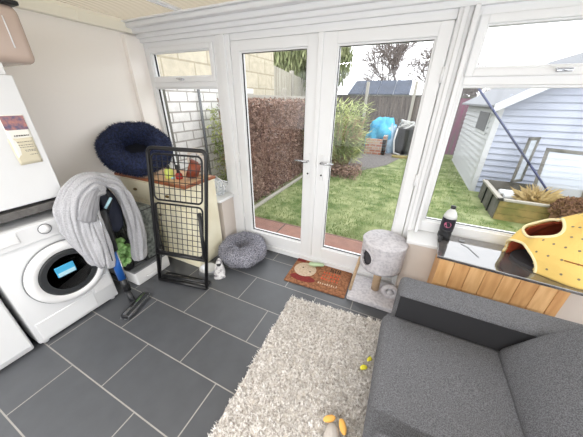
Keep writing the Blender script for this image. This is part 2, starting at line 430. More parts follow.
# right hand side: dwarf wall with glazing
struct('wall_right', MB().box(2.48,2.6,-1.9,1.86,0,.6), 'wall_warm')
r = sroot('window_4', (2.5,0,.6))
mb = MB()
for y in (-1.87,-.65,.57,1.79): mb.box(2.48,2.56,y,y+.08,.6,2.25,.006)
mb.box(2.48,2.56,-1.87,1.87,.6,.68,.006).box(2.48,2.56,-1.87,1.87,2.18,2.25,.006)
mb.build('window_frame', 'upvc', r)
MB().box(2.52,2.524,-1.8,1.8,.67,2.19).build('glass', 'glass', r)

# ------------------------------------------------------------------ appliances on the left
t = thing('washing_machine', (-2.06,.53,0), 'white front-loading washing machine with round dark glass door under worktop', 'washing machine')
b = MB().box(-2.64,-2.065,.262,.812,.02,.865,.012)
for y in (.30,.77):
    for x in (-2.6,-2.1): b.lathe([(.02,0),(.02,.025)],12,(x,y,0))
b.build('body', 'white_metal', t)
b = MB().box(-2.075,-2.052,.266,.808,.745,.862,.008); b.build('control_panel', 'white_metal', t)
RY = Matrix.Rotation(PI/2,4,'Y')
DC = Vector((-2.055,.575,.462))
b = MB().lathe([(.222,0),(.236,.010),(.232,.026),(.212,.038),(.186,.040),(.175,.030)],56,DC,RY)
d = b.build('porthole_door', 'white_plastic', t)
MB().lathe([(.178,.030),(.16,.033),(.10,.027),(.0001,.014)],48,DC,RY).build('door_glass', 'drumglass', d)
MB().lathe([(.236,.001),(.241,.001),(.241,.004),(.236,.004)],56,DC,RY).build('door_seal', 'grey_plastic', t)
b = MB().box(-2.034,-2.018,.50,.61,.455,.535,.004); b.build('detergent_pack', ['blue_label'], d)
b = MB().box(-2.034,-2.0165,.505,.605,.458,.49,.003); b.build('pack_stripe', ['paleblue'], d)
b = MB().lathe([(.03,0),(.03,.008),(.024,.012),(.022,.024),(.0001,.025)],32,(-2.052,.56,.815),RY)
kb = b.build('dial', 'white_plastic', t)
MB().lathe([(.031,.0),(.035,.0),(.035,.006),(.031,.006)],32,(-2.052,.56,.815),RY).build('dial_ring', 'grey_plastic', t)
b = MB().box(-2.055,-2.046,.285,.43,.78,.845,.006); b.build('detergent_drawer', 'white_plastic', t)
b = MB().box(-2.07,-2.060,.29,.65,.045,.19,.004); b.build('kick_panel', 'white_metal', t)
b = MB()
b.box(-2.066,-2.056,.665,.80,.16,.28,.004)
for i in range(4): b.box(-2.057,-2.054,.68,.79,.18+i*.022,.185+i*.022)
b.build('filter_hatch', 'white_plastic', t)

t = thing('tumble_dryer', (-2.06,-.05,0), 'white appliance front beside the washing machine, cut by the left edge', 'appliance')
MB().box(-2.64,-2.065,-.34,.235,.02,.865,.012).box(-2.6,-2.1,-.3,.2,0,.03).build('body', 'white_metal', t)
MB().box(-2.068,-2.05,-.335,.230,.06,.74,.010).build('door_panel', 'white_metal', t)
MB().box(-2.068,-2.05,-.335,.230,.75,.862,.008).build('control_panel', 'white_metal', t)

t = thing('worktop', (-2.06,0,.92), 'long grey laminate worktop above the white washing machine', 'worktop')
MB().box(-2.69,-2.06,-1.3,.825,.922,.972,.006).build('slab', 'worktop', t)
b = MB().box(-2.66,-2.12,-.37,-.352,.0,.922).box(-2.68,-2.66,-1.3,.80,.84,.922).box(-2.66,-2.12,-1.28,-1.262,0,.922)
b.build('support_panel', 'white_metal', t)

t = thing('freezer', (-2.06,.2,.972), 'tall plain white cabinet freezer standing on the grey worktop', 'freezer')
MB().box(-2.62,-2.075,.10,.735,.988,1.70,.01).build('body', 'white_metal', t)
MB().box(-2.078,-2.058,.10,.735,.992,1.698,.006).build('door', 'white_metal', t)
MB().box(-2.6,-2.10,.13,.71,.972,.99).build('plinth', 'dark_plastic', t)

# leaflet stuck on the freezer
t = thing('leaflet', (-2.056,.645,1.36), 'curling paper leaflet with a photo on top stuck on the white freezer', 'leaflet')
def sheet(y0,y1,z0,z1,x0,curl,n=8):
    m_ = MB(); vs=[]; fs=[]
    for i in range(n+1):
        for j in range(n+1):
            u=i/n; w=j/n; vs.append((x0+curl*(1-u)**2*(1-w)**2*1.0, y0+(y1-y0)*u, z0+(z1-z0)*w))
    for i in range(n):
        for j in range(n):
            a=i*(n+1)+j; fs.append((a,a+n+1,a+n+2,a+1))
    m_.add(vs,fs,True); return m_
o = sheet(.60,.705,1.235,1.50,-2.0565,.012).build('page','paper',t); sm=o.modifiers.new('thick','SOLIDIFY'); sm.thickness=.0006
sheet(.603,.702,1.42,1.495,-2.0555,0).build('photo_print','photo',t)
o = sheet(.592,.70,1.228,1.375,-2.0545,.016).build('lower_page','paper_tan',t); sm=o.modifiers.new('thick','SOLIDIFY'); sm.thickness=.0006
b = MB()
random.seed(3)
for k,(z,h) in enumerate([(1.385,.007),(1.352,.003),(1.334,.003),(1.322,.003),(1.305,.003),(1.298,.003),(1.278,.003),(1.27,.003)]):
    y=.625
    while y < .69:
        w = rnd(.004,.012); b.box(-2.0545,-2.0534,y,min(y+w,.692),z,z+h); y += w+.003
        if k>3 and rnd(0,1)<.12: break
b.build('print_lines','ink',t)

t = thing('flat_white_box', (-2.2,.6,1.70), 'flat white box with a dark mark lying on top of the freezer', 'box')
MB().box(-2.42,-2.075,.35,.72,1.70,1.757,.004).build('box_body', 'white_plastic', t)
MB().box(-2.076,-2.0735,.55,.66,1.722,1.742,.002).box(-2.076,-2.0735,.60,.69,1.732,1.745,.002).build('printed_mark', 'dark_plastic', t)
t = thing('storage_bin', (-2.3,.6,1.757), 'glossy beige rounded storage bin at the top left on the freezer', 'bin')
b = MB().box(-2.52,-2.045,.28,.872,1.758,2.03,.04,5); b.build('bin_body', 'beige_bin', t)
b = MB().box(-2.53,-2.035,.27,.88,2.028,2.05,.008); b.build('lid', 'dark_plastic', t)
MB().tube([(-2.044,.79,1.83),(-2.042,.79,1.90),(-2.044,.79,1.97)],.003).build('highlight_line', 'white_plastic', t)  # thin white line painting the gloss highlight on the bin

# ------------------------------------------------------------------ cream cabinet
t = thing('cabinet', (-2.13,1.63,0), 'cream painted drawer cabinet with a wooden top under the window', 'cabinet')
b = MB().box(-2.62,-1.70,1.425,1.795,.0,.88,.006); b.build('body', 'cream_paint', t)
b = MB().box(-2.655,-1.672,1.395,1.79,.88,.905,.006); b.build('wooden_top', 'wood_top', t)
b = MB().box(-2.62,-1.70,1.43,1.76,.9052,.9065); b.build('top_surface', 'wood_face', t)
for x0,x1 in ((-2.60,-2.17),(-2.15,-1.72)):
    dr = MB().box(x0,x1,1.410,1.427,.68,.86,.006).build('drawer','cream_paint',t)
    xm=(x0+x1)/2
    MB().ell((xm,1.400,.77),(.026,.012,.014)).build('knob','brass',dr)
    dd = MB().box(x0,x1,1.410,1.427,.06,.66,.006)
    ring(dd,x0+.03,x1-.03,.09,.63,.02,1.404,1.412,.003)
    dd = dd.build('door','cream_paint',t)
    MB().ell((x1-.06 if x0<-2.3 else x0+.06,1.398,.55),(.014,.012,.014)).build('knob','brass',dd)

# ------------------------------------------------------------------ fur helper
def donut(name, c, R, r, squash, mtx, m, label, fur, n1=64, n2=28, cushion=True, seed=1, wob=.10):
    random.seed(seed)
    t = thing(name, c, label, 'pet bed')
    c = Vector(c); b = MB(); vs=[]; fs=[]; nr=[]
    for i in range(n1):
        a = 2*PI*i/n1
        for k in range(n2):
            q = 2*PI*k/n2
            s_ = Vector((math.cos(a),math.sin(a),0)); d = s_*math.cos(q)+Vector((0,0,1))*math.sin(q)*squash
            g = 1+wob*mnoise.noise(Vector((a*1.6*math.cos(0),math.sin(a)*2,q*.8))*1.3+Vector((seed,0,0)))+.05*math.sin(a*7)
            p = s_*R + d*r*g
            vs.append(mtx@p + c); nr.append((mtx@d).normalized())
    for i in range(n1):
        for k in range(n2): fs.append((i*n2+k, i*n2+(k+1)%n2, ((i+1)%n1)*n2+(k+1)%n2, ((i+1)%n1)*n2+k))
    b.add(vs,fs,True)
    for _ in range(fur):
        i = random.randrange(len(vs)); j = (i+1) if (i+1) % n2 else i
        i2 = (i+n2) % len(vs)
        p = vs[i].lerp(vs[j], random.random()).lerp(vs[i2].lerp(vs[(i2+1)%len(vs)], random.random()), random.random()*.9)
        n = nr[i]; d = (n*1.0 + rdir()*.8 + Vector((0,0,-.25))).normalized()*rnd(.016,.032)
        b.blade(p-n*.003, d, .0032, n.cross(rdir()).normalized())
    b.build('plush_rim', m, t)
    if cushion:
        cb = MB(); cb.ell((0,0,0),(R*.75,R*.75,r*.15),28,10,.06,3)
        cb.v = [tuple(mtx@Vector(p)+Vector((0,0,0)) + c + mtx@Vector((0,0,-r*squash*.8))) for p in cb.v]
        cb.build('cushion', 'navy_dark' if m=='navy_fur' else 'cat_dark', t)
    return t
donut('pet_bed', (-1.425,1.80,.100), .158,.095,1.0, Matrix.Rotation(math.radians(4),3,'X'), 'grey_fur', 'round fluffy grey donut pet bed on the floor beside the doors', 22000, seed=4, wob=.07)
# navy bed leaning on the wall over the cabinet end
RX = Vector((.52,-.34,.84)).normalized().to_track_quat('Z','Y').to_matrix()
donut('pet_bed', (-2.375,1.52,1.155), .212,.10,.9, RX, 'navy_fur', 'large navy blue plush donut pet bed propped on the cabinet by the wall', 14000, seed=9, wob=.06)

# ------------------------------------------------------------------ black mesh rack
BL = Vector((-1.921,1.114,.014)); U = Vector((.497,.098,0)); V = Vector((.117,.123,1.240)); NN = U.cross(V).normalized()   # towards +y or -y
if NN.y > 0: NN = -NN
def RP(u, w, off=0): return BL + U*u + V*w + NN*off
t = thing('folding_rack', (-1.58,1.04,0), 'folded black metal rack with wire mesh panels standing on the tiles', 'rack')
def rr(u0,u1,w0,w1,rad,off):
    out=[]; ru=rad/.507; rw=rad/1.25
    for (cu,cw,a0) in ((u1-ru,w1-rw,0),(u0+ru,w1-rw,90),(u0+ru,w0+rw,180),(u1-ru,w0+rw,270)):
        for k in range(6):
            a=math.radians(a0+18*k); out.append(RP(cu+ru*math.cos(a),cw+rw*math.sin(a),off))
    return out
path = [RP(0,0)]+[RP(0,.5)]
ru=.045/.507; rw=.045/1.25
for (cu,cw,a0) in ((0+ru,1-rw,180),(1-ru,1-rw,90)):
    for k in range(7):
        a=math.radians(a0-15*k); path.append(RP(cu+ru*math.cos(a),cw+rw*math.sin(a)))
path += [RP(1,.5),RP(1,0)]
MB().tube(path,.015,10).build('outer_frame','black_metal',t)
for (u0,u1,w0,w1,off) in ((.055,.93,.665,.965,.0),(.07,.95,.27,.645,.012)):
    pn = MB().tube(rr(u0,u1,w0,w1,.04,off),.0075,8,closed=True).build('panel_frame','black_metal',t)
    g = MB()
    nc=9; nrw=int((w1-w0)*1.25/.05)
    for i in range(1,nc): 
        u=u0+(u1-u0)*i/nc; g.tube([RP(u,w0,off),RP(u,w1,off)],.003,5)
    for i in range(1,nrw):
        w=w0+(w1-w0)*i/nrw; g.tube([RP(u0,w,off),RP(u1,w,off)],.003,5)
    g.build('wire_mesh','black_metal',pn)
MB().tube([RP(.02,.255,.01),RP(.99,.255,.01)],.019,10).build('cross_bar','black_metal',t)
MB().tube([RP(.01,.63,-.015),RP(.015,.27,-.02)],.017,8).build('hinge_arm','dark_plastic',t)
MB().tube([RP(.90,.61,.02),RP(.99,.27,.02)],.015,8).build('hinge_arm','dark_plastic',t)
A_=Vector((-1.921,1.114,.02)); B_=Vector((-1.424,1.212,.02)); C_=Vector((-1.455,1.30,.012)); D_=Vector((-1.94,1.21,.012))
MB().tube([A_,B_],.019,10).tube([A_+Vector((.02,.03,.03)),B_+Vector((-.02,.03,.03))],.017,10).build('base_bar','black_metal',t)
MB().tube([A_,D_,D_+Vector((.03,.02,0)),C_+Vector((-.03,.0,0)),C_,B_],.008,8).build('base_loop','black_metal',t)
MB().tube([BL,RP(.05,.25,-.02)],.008,8).build('stay','black_metal',t)

# ------------------------------------------------------------------ things on the cabinet
t = thing('squeeze_bottle', (-2.02,1.50,.907), 'small yellow-green bottle on the cabinet top before the navy bed', 'bottle')
MB().lathe([(.034,0),(.04,.01),(.04,.07),(.022,.095),(.014,.10)],24,(-1.99,1.52,.907)).build('body','yellowgreen',t)
MB().lathe([(.015,.098),(.015,.122),(.006,.128),(.0001,.128)],20,(-1.99,1.52,.907)).build('cap','dark_plastic',t)
t = thing('lidded_jar', (-1.92,1.57,.907), 'small red jar with a black stopper beside the yellow-green bottle', 'jar')
MB().lathe([(.03,0),(.032,.01),(.03,.045),(.016,.06)],24,(-1.90,1.55,.907)).build('body','red',t)
MB().lathe([(.017,.058),(.014,.09),(.010,.13),(.0001,.135)],20,(-1.90,1.55,.907)).build('stopper','dark_plastic',t)
tag(MB().box(-1.975,-1.935,1.50,1.535,.907,.925,.006).build('pale_blue_packet','paleblue'),'tiny pale blue packet between the bottle and red jar','packet')
# wicker ring with a terracotta bowl on its side
t = thing('wicker_basket', (-1.80,1.67,.907), 'open white wicker ring basket standing on edge behind the brown bowl', 'basket')
b = MB()
for R_,yy in ((.125,1.735),(.095,1.715)):
    b.tube([(-1.83+R_*math.cos(a),yy,1.04+R_*math.sin(a)) for a in [2*PI*i/32 for i in range(32)]],.007,8,closed=True)
for i in range(24):
    a=2*PI*i/24; b.tube([(-1.83+.125*math.cos(a),1.735,1.04+.125*math.sin(a)),(-1.83+.095*math.cos(a+.25),1.715,1.04+.095*math.sin(a+.25))],.005,6)
b.build('woven_ring','wicker',t)
b=MB().box(-1.88,-1.78,1.715,1.745,.907,.93,.006); b.build('foot','wicker',t)
t = thing('terracotta_bowl', (-1.78,1.62,.907), 'brown terracotta bowl tipped on its side on the cabinet top', 'bowl')
mt = Matrix.Rotation(math.radians(-62),4,'Y') @ Matrix.Rotation(math.radians(35),4,'X')
b = MB().lathe([(.0001,-.06),(.05,-.058),(.082,-.02),(.092,.04),(.086,.042),(.074,-.015),(.045,-.045),(.0001,-.048)],36,(-1.775,1.615,.995),mt)
b.build('bowl_body','terracotta',t)

# plastic bags on the left sill
def bag(loc, size, label, seed):
    b = MB(); random.seed(seed)
    vs=[]; n=22; m_=14
    for i in range(m_+1):
        th=PI*i/m_
        for k in range(n):
            a=2*PI*k/n; d=Vector((math.sin(th)*math.cos(a),math.sin(th)*math.sin(a),math.cos(th)))
            q=1+.45*mnoise.noise(d*3.1+Vector((seed,0,0)))+.2*mnoise.noise(d*8)
            p=Vector((d.x*size[0]*q,d.y*size[1]*q,size[2]*max(d.z*q,-.9)))
            vs.append(p+Vector(loc))
    fs=[]
    for i in range(m_):
        for k in range(n): fs.append((i*n+k,(i+1)*n+k,(i+1)*n+(k+1)%n,i*n+(k+1)%n))
    b.add(vs,fs)
    o=b.build('plastic_bag','clear_bag'); tag(o,label,'plastic bag'); return o
bag((-1.80,1.95,.715),(.075,.055,.09),'crumpled clear plastic bag on the left sill beside the cabinet',3)
tag(MB().tube([(-1.86,1.93,.66),(-1.87,1.93,.78),(-1.82,1.94,.84),(-1.74,1.95,.80),(-1.72,1.95,.70)],.006,8).build('wire_hoop','white_plastic'),'thin white hoop handle standing in the bag on the left sill','hoop')
bpy.context.view_layer.update()

# ------------------------------------------------------------------ bowl, shoe, tub, carrier, leaf
t = thing('feeding_bowl', (-1.60,1.43,0), 'round shiny steel pet bowl on the floor behind the black rack', 'bowl')
MB().lathe([(.095,0),(.082,.04),(.086,.045),(.08,.045),(.062,.012),(.0001,.010)],40,(-1.595,1.425,0)).build('bowl_body','bowl',t)
t = thing('trainer_shoe', (-1.40,1.43,0), 'white trainer with dark speckles on the tiles before the grey bed', 'shoe')
def shoe(cx,cy,ang):
    R_=Matrix.Rotation(ang,3,'Z'); c=Vector((cx,cy,0))
    def sec(u): # u 0 heel..1 toe -> half width
        return .036+.014*math.sin(PI*min(1,u*1.1))-.004*u if u<.85 else (.046*math.sqrt(max(0,1-((u-.85)/.15)**2))+.004)
    b=MB(); vs=[];fs=[]; N=16; K=14
    for i in range(N+1):
        u=i/N; w=sec(u); h=.085*(1-u)**.5+.045 if u<.45 else .045+.065*(1-(u-.45)/.55)**1.2*.9
        if i==N: h=.028
        for k in range(K):
            a=PI*k/(K-1); x=w*math.cos(a); z=.022+max(0,(h-.022))*max(0,math.sin(a))**.8
            p=R_@Vector((x,-.085+.17*u,0)); vs.append(c+p+Vector((0,0,z)))
    for i in range(N):
        for k in range(K-1): fs.append((i*K+k,i*K+k+1,(i+1)*K+k+1,(i+1)*K+k))
    fs.append(tuple(range(K))); fs.append(tuple(N*K+k for k in range(K))[::-1])
    b.add(vs,fs,True); b.build('upper','shoe_white',t)
    b=MB(); out=[]
    for i in range(N+1): out.append((sec(i/N)+.005,-.087+.175*i/N))
    for i in range(N,-1,-1): out.append((-sec(i/N)-.005,-.087+.175*i/N))
    pts=[R_@Vector((a,bb,0)) for a,bb in out]
    b.prism([(p.x+cx,p.y+cy) for p in pts],0,.026,'z'); b.build('sole','shoe_white',t)
    b=MB(); b.ell(c+R_@Vector((0,-.04,.100)),(.026,.055,.012),20,8,mtx=R_.to_4x4()); b.build('opening','shoe_dark',t)
    b=MB()
    for k in range(4):
        y=.015+k*.02; b.tube([c+R_@Vector((-.022,y,.094-k*.009)),c+R_@Vector((0,y+.004,.102-k*.009)),c+R_@Vector((.022,y,.094-k*.009))],.0035,6)
    b.build('laces','shoe_white',t)
shoe(-1.465,1.445,math.radians(-140))

# white tub with slatted lid
t = thing('low_storage_tub', (-2.2,1.1,0), 'low white plastic tub with grey slatted lid beside the washing machine', 'storage tub')
b=MB().box(-2.55,-2.02,.965,1.325,.0,.155,.02,3); b.build('tub_body','white_plastic',t)
b=MB().box(-2.56,-2.01,.955,1.335,.15,.168,.008); b.build('rim','grey_plastic',t)
b=MB()
for i in range(12): b.box(-2.53+i*.04,-2.51+i*.04,.975,1.31,.166,.176,.003)
b.build('slatted_lid','seal',t)
b=MB().tube([(-2.015,1.05,.07),(-1.998,1.07,.065),(-1.998,1.19,.075),(-2.015,1.21,.08)],.008,8); b.build('handle','white_plastic',t)
# carrier of dark mesh
t = thing('pet_carrier', (-2.3,1.25,.168), 'dark grey mesh pet carrier standing on the white tub', 'pet carrier')
b=MB().box(-2.50,-2.06,1.13,1.32,.176,.70,.03,3); b.build('mesh_body','mesh_dark',t)
b=MB(); 
def rect3(x0,x1,y,z0,z1): return [(x0,y,z0),(x1,y,z0),(x1,y,z1),(x0,y,z1)]
b.tube([(-2.49,1.125,.19),(-2.07,1.125,.19),(-2.07,1.125,.68),(-2.49,1.125,.68)],.010,8,closed=True)
b.tube([(-2.055,1.14,.19),(-2.055,1.31,.19),(-2.055,1.31,.68),(-2.055,1.14,.68)],.008,8,closed=True)
b.build('frame','dark_plastic',t)
b=MB()
for i in range(9): b.tube([(-2.45+i*.045,1.126,.2),(-2.45+i*.045,1.126,.61)],.002,5)
for i in range(9): b.tube([(-2.48,1.126,.23+i*.045),(-2.08,1.126,.23+i*.045)],.002,5)
b.build('wire_grid','dark_plastic',t)
# leafy green
t = thing('leafy_plant', (-2.12,1.0,.168), 'bunch of bright green crinkled leaves under the hanging hoodie', 'plant')
b=MB(); random.seed(11)
for i in range(60):
    d=rdir(); d.z=abs(d.z)*.9; p=Vector((-2.115,.985,.30))+Vector((d.x*.055,d.y*.065,d.z*.22-.04+rnd(-.04,.04)))
    b.ell(p,(.026,.028,.018),10,6,.5,3,Matrix.Rotation(rnd(0,3),4,rdir()))
b.build('leaves','green_leaf',t)
MB().lathe([(.04,0),(.05,.07),(.045,.09),(.0001,.09)],20,(-2.115,.985,.168)).build('pot','dark_plastic',t)

# ------------------------------------------------------------------ stick vacuum and hoodie
t = thing('stick_vacuum', (-1.85,.8,0), 'blue and black upright stick vacuum cleaner leaning by the washing machine', 'vacuum cleaner')
hd = Matrix.Translation((-1.80,.79,.0)) @ Matrix.Rotation(math.radians(108),4,'Z')
b=MB().box(-.135,.135,-.035,.035,.012,.055,.014,3,hd); h=b.build('floor_head','dark_plastic',t)
b=MB().box(-.132,.132,-.041,-.028,.02,.045,.004,2,hd); b.box(-.125,.125,-.012,.012,.053,.058,.002,2,hd); b.build('bumper','chrome',h)
b=MB().tube([hd@Vector((-.12,.03,.012)),hd@Vector((-.12,.04,.012))],.012,10).tube([hd@Vector((.12,.03,.012)),hd@Vector((.12,.04,.012))],.012,10)
b.tube([hd@Vector((-.13,0,.014)),hd@Vector((.13,0,.014))],.014,10); b.build('roller','grey_plastic',h)
P0=Vector((-1.845,.80,.045)); P1=Vector((-1.91,.815,.13)); P2=Vector((-1.965,.835,.50)); P3=Vector((-1.985,.86,.84)); P4=Vector((-1.99,.90,1.0))
MB().tube([P0,P1],[.024,.022],12).build('swivel_joint','dark_plastic',t)
MB().tube([P1,P1.lerp(P2,.3)],[.026,.024],14).build('dark_collar','dark_plastic',t)
MB().tube([P1.lerp(P2,.3),P1.lerp(P2,.95)],[.031,.031],14).build('blue_tube','blue_metal',t)
MB().tube([P1+Vector((.02,.018,0)),P1.lerp(P2,.95)+Vector((.02,.018,0))],.008,8).build('silver_strip','chrome',t)
MB().tube([P2,P3],[.045,.05],16).build('motor_body','dark_plastic',t)
MB().tube([P3,P4,P4+Vector((-.02,.06,-.03)),P4+Vector((-.01,.07,-.12)),P3+Vector((0,.05,-.03))],.016,10).build('handle','dark_plastic',t)
MB().tube([Vector((-1.925,.88,.86)),Vector((-1.915,.91,.90)),Vector((-1.93,.94,.92))],.010,8).build('blue_band','paleblue',t)

t = thing('grey_hoodie', (-2.0,.9,.98), 'grey marl hooded top draped over the worktop corner and vacuum', 'clothing')
b=MB()
b.sweep([(-2.04,1.00,1.03),(-2.02,.90,1.05),(-2.01,.80,1.02),(-2.005,.745,.92),(-2.0,.735,.78),(-1.99,.735,.64),(-1.985,.735,.52),(-1.98,.735,.42)],
        [.04,.06,.08,.105,.11,.09,.065,.03],[.03,.035,.04,.045,.045,.045,.04,.02],n=48,fold=.12,nf=11,seed=1.0)
cl=lambda path,r,sd,nf=5,fo=.16: b.sweep(path,[r*.5]+[r]*(len(path)-2)+[r*.5],[r*.5]+[r*.9]*(len(path)-2)+[r*.5],n=22,fold=fo,nf=nf,seed=sd,lump=.09)
cl([(-1.99,1.004,1.02),(-1.99,.913,1.075),(-1.985,.80,1.055),(-1.98,.715,.97),(-1.975,.665,.84),(-1.97,.66,.667),(-1.97,.685,.52)],.030,1.1)
cl([(-1.97,.972,1.0),(-1.97,.889,1.053),(-1.965,.79,1.02),(-1.96,.725,.93),(-1.955,.69,.778),(-1.955,.69,.597),(-1.955,.71,.44)],.030,2.7)
cl([(-1.95,.94,.985),(-1.95,.879,1.02),(-1.945,.81,.985),(-1.94,.755,.90),(-1.94,.73,.75),(-1.94,.72,.569),(-1.94,.72,.41)],.032,3.9)
cl([(-1.95,.93,.96),(-1.945,.87,.985),(-1.93,.81,.945),(-1.925,.80,.86),(-1.925,.80,.74),(-1.925,.79,.589),(-1.925,.785,.458),(-1.93,.775,.38)],.038,6.0,4)
cl([(-1.94,.775,.86),(-1.925,.755,.73),(-1.92,.745,.585),(-1.925,.735,.42)],.028,8.0,4)
b.build('hanging_body','hoodie',t)
b=MB().tube([(-1.885,.80,.85),(-1.882,.80,.74),(-1.885,.79,.60),(-1.888,.785,.46)],.004,6); b.build('zip','chrome',t)
b=MB()
b.sweep([(-2.04,.85,1.03),(-2.02,.93,1.055),(-2.01,1.02,1.01),(-2.0,1.065,.90),(-2.0,1.085,.75),(-2.0,1.085,.58),(-2.0,1.07,.42),(-1.995,1.04,.31),(-1.99,1.03,.27)],
        [.04,.045,.045,.045,.055,.068,.065,.055,.035],[.04,.045,.045,.04,.045,.05,.045,.04,.03],n=40,fold=.13,nf=7,seed=2.0,lump=.09)
cl([(-1.97,.94,1.02),(-1.965,1.02,.96),(-1.96,1.045,.84),(-1.96,1.05,.70),(-1.96,1.04,.56)],.024,4.4,4)
cl([(-1.98,1.02,1.0),(-1.975,1.085,.90),(-1.97,1.11,.76),(-1.97,1.12,.60),(-1.965,1.10,.46)],.024,5.2,4)
b.build('sleeve','hoodie',t)
b=MB()
b.sweep([(-1.95,.89,1.0),(-1.925,.84,.975),(-1.90,.79,.925),(-1.895,.75,.865),(-1.895,.725,.82)],[.03,.036,.042,.05,.048],[.025,.028,.03,.03,.025],n=40,fold=.10,nf=12,seed=7.0)
b.build('cuff','hoodie_dark',t)
b=MB(); b.sweep([(-2.05,.93,1.00),(-2.03,.95,.88),(-2.03,.96,.74),(-2.03,.95,.60)],[.05,.07,.075,.05],[.03,.035,.035,.02],n=28,fold=.1,nf=5,seed=4)
tag(b.build('navy_garment','navy_cloth'),'dark navy garment hanging inside the opening of the grey hoodie','clothing')

# ------------------------------------------------------------------ doormat
t = thing('doormat', (-.545,1.82,0), 'orange brown coir doormat with pale round face print before the doors', 'doormat')
mtm = Matrix.Translation((-.545,1.852,0)) @ Matrix.Rotation(math.radians(1.5),4,'Z')
def mbox(m_,x0,x1,y0,y1,z0,z1,bev=0): m_.box(x0,x1,y0,y1,z0,z1,bev,2,mtm)
b=MB(); mbox(b,-.30,.30,-.20,.20,0,.014,.004); b.build('mat_body','mat_coir',t)
def disc(cx,cy,rx,ry,z0,z1,n=30,a0=0,a1=360):
    b=MB(); pts=[(cx+rx*math.cos(math.radians(a0+(a1-a0)*i/n)),cy+ry*math.sin(math.radians(a0+(a1-a0)*i/n))) for i in range(n+(0 if a1-a0==360 else 1))]
    b.prism(pts,z0,z1,'z'); b.v=[tuple(mtm@Vector(p)) for p in b.v]; return b
disc(-.16,.03,.115,.11,.0141,.0155).build('pale_face','mat_pale',t)
b=disc(-.14,-.105,.13,.05,.0141,.0150); b.build('red_scarf','mat_red',t)
b=MB(); mbox(b,-.295,-.20,.135,.195,.0141,.0152); b.build('red_hat','mat_red',t)
b=disc(-.19,.05,.008,.01,.0155,.0162,10); b.build('eye','mat_dark',t)
b=disc(-.10,.01,.010,.008,.0155,.0162,10); b.build('eye','mat_dark',t)
random.seed(5)
b=MB()
for i in range(2):
    for j in range(5): mbox(b,.085+j*.023,.085+j*.023+rnd(.010,.017),.10+i*.03,.10+i*.03+.020,.0141,.0152)
b.build('dark_lettering','mat_dark',t)
b=MB()
for i in range(3):
    for j in range(7): mbox(b,.03+j*.026,.03+j*.026+rnd(.008,.016),.055-i*.05,.055-i*.05+rnd(.018,.03),.0141,.0152)
b.build('orange_lettering','mat_orange',t)
b=MB()
for j in range(9): mbox(b,.02+j*.022,.02+j*.022+rnd(.007,.013),-.115,-.115+rnd(.018,.028),.0141,.0152)
b.build('pale_lettering','mat_pale',t)
b=MB().sweep([(-.70,1.955,.036),(-.64,1.965,.038),(-.58,1.99,.037),(-.54,2.0,.034)],[.02,.026,.024,.012],[.018,.02,.018,.012],n=20,fold=.05,nf=3,up=(0,0,1))
tag(b.build('chew_toy','green_toy'),'pale green soft pet toy lying on the doormat','pet toy')

# ------------------------------------------------------------------ cat tree
t = thing('cat_tree', (-.02,1.88,0), 'grey plush cat tree with drum house and sisal post beside the doors', 'cat tree')
b=MB().box(-.225,.175,1.665,2.0,0,.05,.012,3); b.build('base_board','cat_plush',t)
b=MB().lathe([(.034,.05),(.034,.335)],24,(-.01,1.86,0)); b.build('sisal_post','sisal',t)
# drum with a round hole in its side
hc = math.radians(228); R_=.172; z0,z1=.335,.56
b=MB(); vs=[]; fs=[]; n=72; m_=18; keep={}
DCN=Vector((-.01,1.855,0))
def hole(a,z): 
    da=(a-hc+PI)%(2*PI)-PI; return (da*R_)**2/(.062**2)+(z-.445)**2/(.072**2) < 1
for i in range(m_+1):
    for k in range(n):
        a=2*PI*k/n; z=z0+(z1-z0)*i/m_; vs.append(DCN+Vector((R_*math.cos(a),R_*math.sin(a),z)))
for i in range(m_):
    for k in range(n):
        a=2*PI*(k+.5)/n; z=z0+(z1-z0)*(i+.5)/m_
        if not hole(a,z): fs.append((i*n+k,i*n+(k+1)%n,(i+1)*n+(k+1)%n,(i+1)*n+k))
b.add(vs,fs,True)
o=b.build('drum_wall','cat_plush',t); s_=o.modifiers.new('thick','SOLIDIFY'); s_.thickness=.016; s_.offset=-1
MB().lathe([(.0001,.0),(.162,0),(.175,.008),(.178,.018),(.168,.03),(.0001,.034)],56,DCN+Vector((0,0,.55))).build('drum_top','cat_plush',t)
MB().lathe([(.0001,.0),(.166,0),(.172,.01),(.0001,.016)],56,DCN+Vector((0,0,.327))).build('drum_floor','cat_plush',t)
ringp=[]
for k in range(36):
    q=2*PI*k/36; a=hc+.063*math.cos(q)/R_; z=.445+.073*math.sin(q); ringp.append(DCN+Vector(((R_+.002)*math.cos(a),(R_+.002)*math.sin(a),z)))
MB().tube(ringp,.007,8,closed=True).build('hole_trim','cat_plush',t)
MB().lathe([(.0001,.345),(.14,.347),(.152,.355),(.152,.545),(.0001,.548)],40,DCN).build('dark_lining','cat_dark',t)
# rope arm
MB().tube([(-.215,1.74,.055),(-.20,1.80,.20),(-.178,1.84,.36)],.014,10).build('sisal_arm','sisal',t)
# ball toy on a tunnel collar
b=MB().tube([(.115+.052*math.cos(a),1.80,.115+.052*math.sin(a)) for a in [2*PI*i/28 for i in range(28)]],.022,12,closed=True); b.build('tunnel_ring','cat_plush',t)
MB().ell((.115,1.80,.105),(.028,.028,.028)).build('pom_ball','cat_plush',t)

